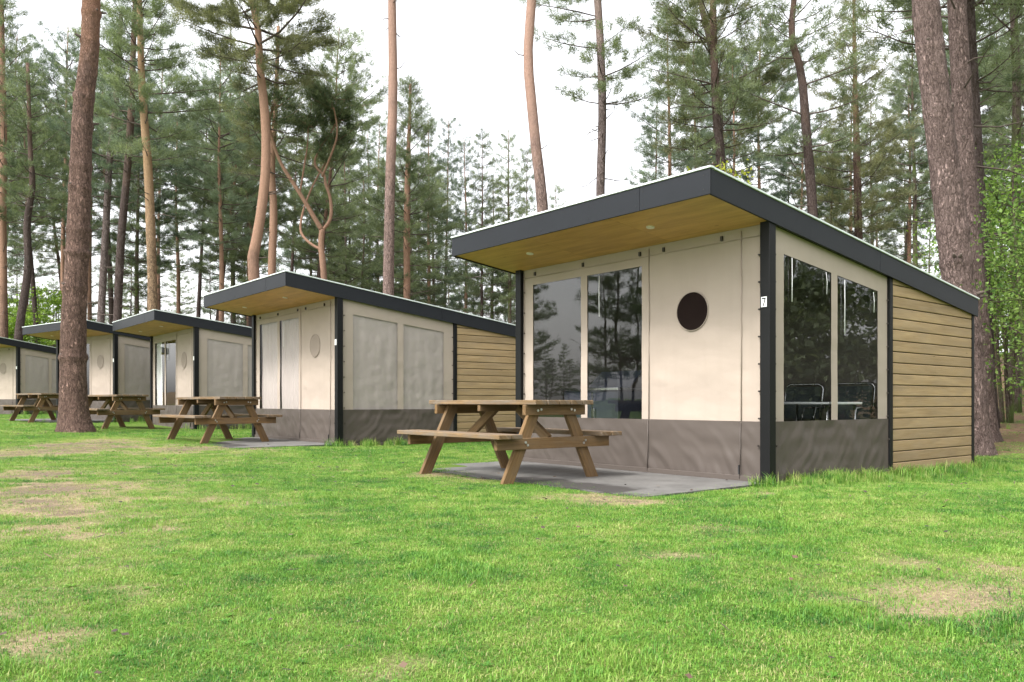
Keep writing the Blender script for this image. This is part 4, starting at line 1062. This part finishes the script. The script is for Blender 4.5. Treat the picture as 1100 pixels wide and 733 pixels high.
def cab_local(i, x, y):
    c, a = CAB[i]; dx, dy = x - c[0], y - c[1]
    return dx * math.cos(a) + dy * math.sin(a), -dx * math.sin(a) + dy * math.cos(a)
def litter(x, y):
    """1 in the wood, 0 on the lawn"""
    b = 13.0 if x > 6.2 else None
    t = max((-x * .63 + 0) * 0, 0)
    best = -9
    for i in range(5):
        tt, ss = cab_local(i, x, y); best = max(best, min(tt - 6.5, 3.5)) if -6 < ss < 9 else best
    f = max(best, (y - 34) / 2, (y - 13.2 - max(0, (8.0 - x)) * 2.0) / 1.3 if x > 6.0 else -9)
    return 1 / (1 + math.exp(-max(-20, min(20, f * 1.6))))

def axis_coords(lo, hi, step, far, grow=1.22):
    c = list(np.arange(lo, hi + 1e-6, step)); s = step
    while c[-1] < far: s *= grow; c.append(c[-1] + s)
    s = step
    while c[0] > -far: s *= grow; c.insert(0, c[0] - s)
    return c
xs = axis_coords(-13, 10, .16, 420); ys = axis_coords(1.2, 24, .16, 420)
gv, ga, gl = [], [], []
for y in ys:
    for x in xs:
        xc, yc = max(-150, min(150, x)), max(-150, min(150, y))
        gv.append((x, y, gz(xc, yc)))
        near = abs(x) < 30 and 0 < y < 45
        ga.append(wear(x, y) if near else 0); gl.append(litter(x, y) if y > 0 else 0)
nx = len(xs)
gf = np.array([(j * nx + i, j * nx + i + 1, (j + 1) * nx + i + 1, (j + 1) * nx + i) for j in range(len(ys) - 1) for i in range(nx - 1)])
gme = tri_mesh('ground', np.array(gv), gf, np.array(ga), 4); gme.polygons.foreach_set('use_smooth', [True] * len(gme.polygons))
a = gme.attributes.new('litter', 'FLOAT', 'POINT'); a.data.foreach_set('value', np.array(gl, dtype=np.float32))
def ground_mat():
    m, nt, out = new_mat('lawn soil'); k = N(nt)
    p = k.n('BsdfPrincipled'); k.l(p.outputs[0], out.inputs[0]); p.inputs['Roughness'].default_value = .95; p.inputs['Specular IOR Level'].default_value = .1
    g = k.coord(kind='World')
    w = k.n('Attribute', attribute_name='tint'); l = k.n('Attribute', attribute_name='litter')
    n1 = k.noise(g, 9, 6, .7); n2 = k.noise(g, 45, 5, .75); n3 = k.noise(g, 1.2, 4, .6)
    green = k.ramp(n2, [(.3, (.045, .085, .014)), (.7, (.13, .20, .035))])
    straw = k.ramp(n2, [(.28, (.10, .072, .043)), (.5, (.25, .195, .118)), (.75, (.40, .33, .21))])
    wf = k.math('ADD', w.outputs['Fac'], k.math('MULTIPLY', k.math('SUBTRACT', n1, .5), .9))
    c = k.mix(k.ramp(wf, [(.10, (0, 0, 0)), (.60, (1, 1, 1))]), green, straw)
    soil = k.ramp(n2, [(.3, (.075, .054, .04)), (.7, (.21, .16, .12))])
    c = k.mix(k.ramp(wf, [(.70, (0, 0, 0)), (1.15, (.85, .85, .85))]), c, soil)
    br = k.ramp(k.noise(g, 14, 6, .8), [(.3, (.060, .038, .024)), (.55, (.15, .095, .058)), (.75, (.27, .19, .12))])
    br = k.mix(k.ramp(n3, [(.5, (0, 0, 0)), (.68, (.75, .75, .75))]), br, (.085, .13, .03))
    c = k.mix(l.outputs['Fac'], c, br)
    k.l(c, p.inputs['Base Color'])
    k.l(k.bump(k.math('ADD', n2, k.math('MULTIPLY', n1, .6)), .7, .02), p.inputs['Normal'])
    return m
go = link('ground', gme, ground_mat()); go['kind'] = 'structure'

# ------------------------------------------------------------------ grass
def grass_mat():
    m, nt, out = new_mat('grass blades'); k = N(nt)
    g = k.coord(kind='World')
    oi = k.n('ObjectInfo'); a = k.n('Attribute', attribute_name='tint')
    n1 = k.noise(g, .6, 5, .7); n2 = k.noise(g, 4.2, 4, .7)
    f = k.math('ADD', k.math('MULTIPLY', n1, 1.15), k.math('MULTIPLY', n2, 1.15))
    f = k.math('SUBTRACT', f, .64)
    f = k.math('ADD', f, k.math('MULTIPLY', k.math('SUBTRACT', oi.outputs['Random'], .5), .22))
    f = k.math('ADD', f, k.math('MULTIPLY', k.math('SUBTRACT', a.outputs['Fac'], .5), .26))
    c = k.ramp(f, [(.20, (.040, .135, .024)), (.42, (.108, .262, .032)), (.64, (.205, .345, .052)), (.88, (.41, .43, .15))])
    dry = k.ramp(a.outputs['Fac'], [(.87, (0, 0, 0)), (.94, (.85, .85, .85))])
    c = k.mix(dry, c, (.40, .33, .17))
    d = k.n('BsdfPrincipled'); k.l(c, d.inputs['Base Color']); d.inputs['Roughness'].default_value = .5; d.inputs['Specular IOR Level'].default_value = .3
    tr = k.n('BsdfTranslucent'); k.l(c, tr.inputs['Color'])
    mx = k.n('MixShader'); mx.inputs[0].default_value = .35
    k.l(d.outputs[0], mx.inputs[1]); k.l(tr.outputs[0], mx.inputs[2]); k.l(mx.outputs[0], out.inputs[0])
    return m
GM = grass_mat()
def tuft(i, n, rad, h0, h1, w, seed, bend=.6, broad=0, dry=0):
    g = np.random.default_rng(seed); V, Fq, T = [], [], []
    for b in range(n):
        r = rad * math.sqrt(g.uniform()); a = g.uniform(0, 6.28); p = np.array((r * math.cos(a), r * math.sin(a), -.004))
        az = g.uniform(0, 6.28); h = g.uniform(h0, h1); lean = g.uniform(.1, bend); d = np.array((math.cos(az), math.sin(az), 0)); s = np.array((-d[1], d[0], 0)) * w * g.uniform(.6, 1.2)
        p1 = p + np.array((0, 0, h * .55)) + d * lean * h * .25; p2 = p + np.array((0, 0, h * (1 - .35 * lean))) + d * lean * h * .95
        o = len(V); V += [p - s, p + s, p1 + s * .8, p1 - s * .8, p2 + s * .12, p2 - s * .12]; Fq += [(o, o + 1, o + 2, o + 3), (o + 3, o + 2, o + 4, o + 5)]
        T += [.93 if g.uniform() < dry else g.uniform(0, .95)] * 6
    for b in range(broad):
        r = rad * math.sqrt(g.uniform()); a = g.uniform(0, 6.28); p = np.array((r * math.cos(a), r * math.sin(a), .018 + .02 * g.uniform()))
        az = g.uniform(0, 6.28); L = g.uniform(.007, .013); d = np.array((math.cos(az), math.sin(az), g.uniform(-.2, .4))); s = np.array((-math.sin(az), math.cos(az), 0))
        o = len(V); V += [p, p + d * L * .5 + s * L * .42, p + d * L, p + d * L * .5 - s * L * .42]; Fq += [(o, o + 1, o + 2, o + 3)]; T += [.35 + .3 * g.uniform()] * 4
    me = tri_mesh('tuft', np.array(V), np.array(Fq), np.array(T), 4); me.materials.append(GM)
    return bpy.data.objects.new('grass_tuft', me)
def rosette(n, seed):
    """flat broad-leaved lawn weed"""
    g = np.random.default_rng(seed); V, Fq, T = [], [], []
    for b in range(n):
        az = 6.283 * b / n + g.uniform(-.3, .3); L = g.uniform(.025, .05); d = np.array((math.cos(az), math.sin(az), g.uniform(.15, .6))); s = np.array((-math.sin(az), math.cos(az), 0)) * L * .2
        o = len(V); p = np.array((0, 0, .006)); m_ = p + d * L * .55; e = p + d * L * (1, 1, .55)
        V += [p, m_ + s, e, m_ - s]; Fq += [(o, o + 1, o + 2, o + 3)]; T += [.02 + .1 * g.uniform()] * 4
    me = tri_mesh('rosette', np.array(V), np.array(Fq), np.array(T), 4); me.materials.append(GM)
    return bpy.data.objects.new('lawn_weed', me)
gcol = bpy.data.collections.new('grass_kinds')
kinds = [tuft(0, 66, .085, .007, .020, .0013, 1, 1.5), tuft(1, 66, .085, .009, .026, .0013, 2, 1.4), tuft(2, 54, .085, .007, .020, .0013, 3, 1.5, 3), tuft(3, 60, .08, .012, .030, .0013, 4, 1.3), tuft(4, 26, .05, .06, .14, .0020, 5, .9), tuft(5, 22, .08, .008, .020, .0013, 6, 1.0), tuft(6, 44, .085, .008, .018, .0014, 7, 1.3, 0, .8), rosette(9, 11)]
for i, o in enumerate(kinds):
    o.name = 'grass_tuft_%s' % 'abcdefgh'[i]; gcol.objects.link(o)
gp, gs, gi, gr = [], [], [], []
rg = random.Random(77)
tabs = [(o.location.x, o.location.y, o.rotation_euler.z) for o in TABLES]
def grass_ok(x, y):
    """None where nothing grows, else (density factor, tall factor)"""
    tall = 0; dens = 1
    for i in range(5):
        t, s = cab_local(i, x, y)
        if -.02 < t < TR and -.0 < s < W: return None
        e = .10 * noise.noise(Vector((x * 4, y * 4, 9)))
        if PT0 + .16 + 1.6 * e < t < .05 and PS0 - .0 + e < s < PS1 - .03 + e: return None
        if -.3 < t < TR + .3 and -.45 < s <= 0: tall = max(tall, 1 - max(0, -s - .05) / .4) * (1 if t > .3 else .5)
        if PT0 - .25 < t < PT0 + .1 and .4 < s < W: tall = max(tall, .04)
    if (x + 7.3 * 1.0 - 0) ** 2 < 0: pass
    lt = litter(x, y)
    if lt > .5 and rg.random() < lt * .93: return None
    w = wear(x, y)
    dens = max(.36, 1 - .85 * max(0, w - .08))
    return dens, tall
def scatter(y0, y1, density, sc0, sc1, xl=-15, xr=14):
    A = 0; y = y0
    n = int(density * (y1 - y0) * .5 * 1.36 * (y1 + y0) )
    for _ in range(n):
        y = math.sqrt(rg.uniform(y0 * y0, y1 * y1)); x = rg.uniform(-.68, .68) * y
        ok = grass_ok(x, y)
        if ok is None or rg.random() > ok[0]: continue
        s = rg.uniform(sc0, sc1) * (.75 + .35 * ok[0])
        clump = noise.noise(Vector((x * 1.6, y * 1.6, 21))) + .5 * noise.noise(Vector((x * 5, y * 5, 1)))
        if ok[1] > .15 and rg.random() < ok[1]: k = 4; s *= .55 + .5 * rg.random()
        elif ok[0] < .8 and rg.random() < 1.25 - ok[0]: k = rg.choice((6, 6, 5)) if ok[0] < .55 else rg.choice((6, 5, 0))
        elif clump > .38: k = rg.choice((3, 3, 1)); s *= 1.15
        else: k = rg.choice((0, 0, 1, 1, 2, 0, 0, 6))
        if rg.random() < (.035 if noise.noise(Vector((x * .9, y * .9, 40))) > .12 else .006): k = 7; s = rg.uniform(.35, .75)
        if k == 3 and rg.random() < .05: k = 4; s *= .55
        gp.append((x, y, gz(x, y))); gs.append(s); gi.append(k); gr.append(rg.uniform(0, 6.28))
scatter(1.9, 4.5, 620, .75, 1.2)
scatter(4.5, 8.5, 380, .9, 1.35)
scatter(8.5, 15, 200, 1.1, 1.6)
scatter(15, 34, 55, 1.5, 2.2)
# rank grass along the foot of the nearest cabin's side
for _ in range(900):
    t = rg.uniform(.15, 5.2); s = -abs(rg.gauss(0, .22)) - .02; c, a_ = CAB[0]
    x = c[0] + math.cos(a_) * t - math.sin(a_) * s; y = c[1] + math.sin(a_) * t + math.cos(a_) * s
    gp.append((x, y, gz(x, y))); gs.append(rg.uniform(.45, .9) * (.9 if t > 2.3 else .8)); gi.append(4); gr.append(rg.uniform(0, 6.28))
print('grass tufts', len(gp))
gm = bpy.data.meshes.new('grass'); gm.vertices.add(len(gp)); gm.vertices.foreach_set('co', np.array(gp, dtype=np.float32).ravel())
for nm, ty, dat, fld in (('gscale', 'FLOAT', np.array(gs, dtype=np.float32), 'value'), ('gidx', 'INT', np.array(gi, dtype=np.int32), 'value'), ('grot', 'FLOAT', np.array(gr, dtype=np.float32), 'value')):
    a = gm.attributes.new(nm, ty, 'POINT'); a.data.foreach_set(fld, dat)
gobj = link('grass', gm, None); tag(gobj, 'short mown green lawn grass', None, kind='stuff'); gm.materials.append(GM)
ng = bpy.data.node_groups.new('grass_nodes', 'GeometryNodeTree')
ng.interface.new_socket('Geometry', in_out='INPUT', socket_type='NodeSocketGeometry'); ng.interface.new_socket('Geometry', in_out='OUTPUT', socket_type='NodeSocketGeometry')
nd = ng.nodes; gi_ = nd.new('NodeGroupInput'); go_ = nd.new('NodeGroupOutput')
iop = nd.new('GeometryNodeInstanceOnPoints'); ci = nd.new('GeometryNodeCollectionInfo'); ci.inputs['Collection'].default_value = gcol; ci.inputs['Separate Children'].default_value = True; ci.inputs['Reset Children'].default_value = True
def named(n, t):
    x = nd.new('GeometryNodeInputNamedAttribute'); x.data_type = t; x.inputs['Name'].default_value = n; return x.outputs['Attribute']
cx = nd.new('ShaderNodeCombineXYZ'); L_ = ng.links.new
L_(named('grot', 'FLOAT'), cx.inputs['Z'])
L_(gi_.outputs[0], iop.inputs['Points']); L_(ci.outputs[0], iop.inputs['Instance']); iop.inputs['Pick Instance'].default_value = True
L_(named('gidx', 'INT'), iop.inputs['Instance Index']); L_(named('gscale', 'FLOAT'), iop.inputs['Scale']); L_(cx.outputs[0], iop.inputs['Rotation'])
L_(iop.outputs[0], go_.inputs[0])
md = gobj.modifiers.new('grass', 'NODES'); md.node_group = ng

# fallen leaves, needles and twigs on the lawn
def debris():
    g = random.Random(3); V, Fq, T = [], [], []
    for _ in range(2600):
        y = math.sqrt(g.uniform(2.1 ** 2, 17 ** 2)); x = g.uniform(-.65, .65) * y
        if grass_ok(x, y) is None and g.random() < .8: continue
        if _ > 2250:
            q = g.uniform(0, 6.28); r_ = .3 + abs(g.gauss(0, .8)); x = -9.0 + r_ * math.cos(q); y = 16.6 + r_ * math.sin(q)
        z = gz(x, y) + g.uniform(.012, .035); az = g.uniform(0, 6.28); d = Vector((math.cos(az), math.sin(az), g.uniform(-.3, .3)))
        s = Vector((-d.y, d.x, g.uniform(-.4, .4)))
        if g.random() < .45: L, w = g.uniform(.012, .035), .42
        else: L, w = g.uniform(.04, .12), .03
        p = Vector((x, y, z)); o = len(V)
        if y > 6: L *= 1.3
        V += [tuple(p), tuple(p + d * L * .5 + s * L * w), tuple(p + d * L), tuple(p + d * L * .5 - s * L * w)]; Fq.append((o, o + 1, o + 2, o + 3)); T += [g.random()] * 4
    return tri_mesh('debris', np.array(V), np.array(Fq), np.array(T), 4)
m, nt, out = new_mat('dead leaves'); k = N(nt)
p = k.n('BsdfPrincipled'); k.l(p.outputs[0], out.inputs[0]); a = k.n('Attribute', attribute_name='tint')
k.l(k.ramp(a.outputs['Fac'], [(.0, (.022, .016, .012)), (.6, (.055, .036, .024)), (.9, (.11, .060, .036)), (1, (.16, .13, .09))]), p.inputs['Base Color']); p.inputs['Roughness'].default_value = .8
tag(link('leaf_litter', debris(), m), 'dead brown leaves and twigs scattered over the lawn', None, kind='stuff')

# ------------------------------------------------------------------ light, sky, camera
EL, AZ = 50.0, 226.0     # sun height; compass bearing it shines from (0 = +Y, clockwise)
sd = Vector((math.sin(R(AZ)) * math.cos(R(EL)), math.cos(R(AZ)) * math.cos(R(EL)), math.sin(R(EL))))
sun = bpy.data.lights.new('sun', 'SUN'); sun.energy = 1.5; sun.angle = R(14); sun.color = (1, .965, .91)
so = bpy.data.objects.new('sun', sun); COL.objects.link(so); so.rotation_euler = sd.to_track_quat('Z', 'Y').to_euler(); so.location = (0, 0, 30)
w = bpy.data.worlds.new('World'); sc.world = w; w.use_nodes = True
nt = w.node_tree; nt.nodes.clear(); k = N(nt)
sky = k.n('TexSky', sky_type='NISHITA'); sky.sun_disc = False; sky.sun_elevation = R(EL); sky.sun_rotation = R(AZ); sky.dust_density = 3; sky.air_density = 1.5
hs = k.n('HueSaturation'); hs.inputs['Saturation'].default_value = .10; k.l(sky.outputs[0], hs.inputs['Color'])
# thin uneven cloud sheet
tc = k.n('TexCoord'); cl = k.noise(tc.outputs['Generated'], 2.2, 5, .55)
c = k.mix(1.0, hs.outputs[0], k.ramp(cl, [(.3, (.82, .82, .86)), (.65, (1.1, 1.1, 1.1))]), 'MULTIPLY')
bg = k.n('Background'); bg.inputs['Strength'].default_value = .15; k.l(c, bg.inputs['Color'])
wo = k.n('OutputWorld'); k.l(bg.outputs[0], wo.inputs[0])

cam = bpy.data.cameras.new('camera'); co = bpy.data.objects.new('camera', cam); COL.objects.link(co)
co.location = (0, 0, CH); co.rotation_euler = (R(90), 0, 0)
cam.sensor_fit = 'HORIZONTAL'; cam.sensor_width = 36; cam.lens = F / 1100 * 36
cam.shift_y = (HY - 366.5) / 1100; cam.clip_start = .05; cam.clip_end = 2000
sc.camera = co
sc.view_settings.view_transform = 'Standard'; sc.view_settings.look = 'None'; sc.view_settings.exposure = 1.62; sc.view_settings.gamma = 1
sc.view_settings.use_curve_mapping = False
sc.render.engine = 'CYCLES'
sc.cycles.max_bounces = 8; sc.cycles.transparent_max_bounces = 12; sc.cycles.diffuse_bounces = 4; sc.cycles.glossy_bounces = 3
sc.cycles.use_denoising = True
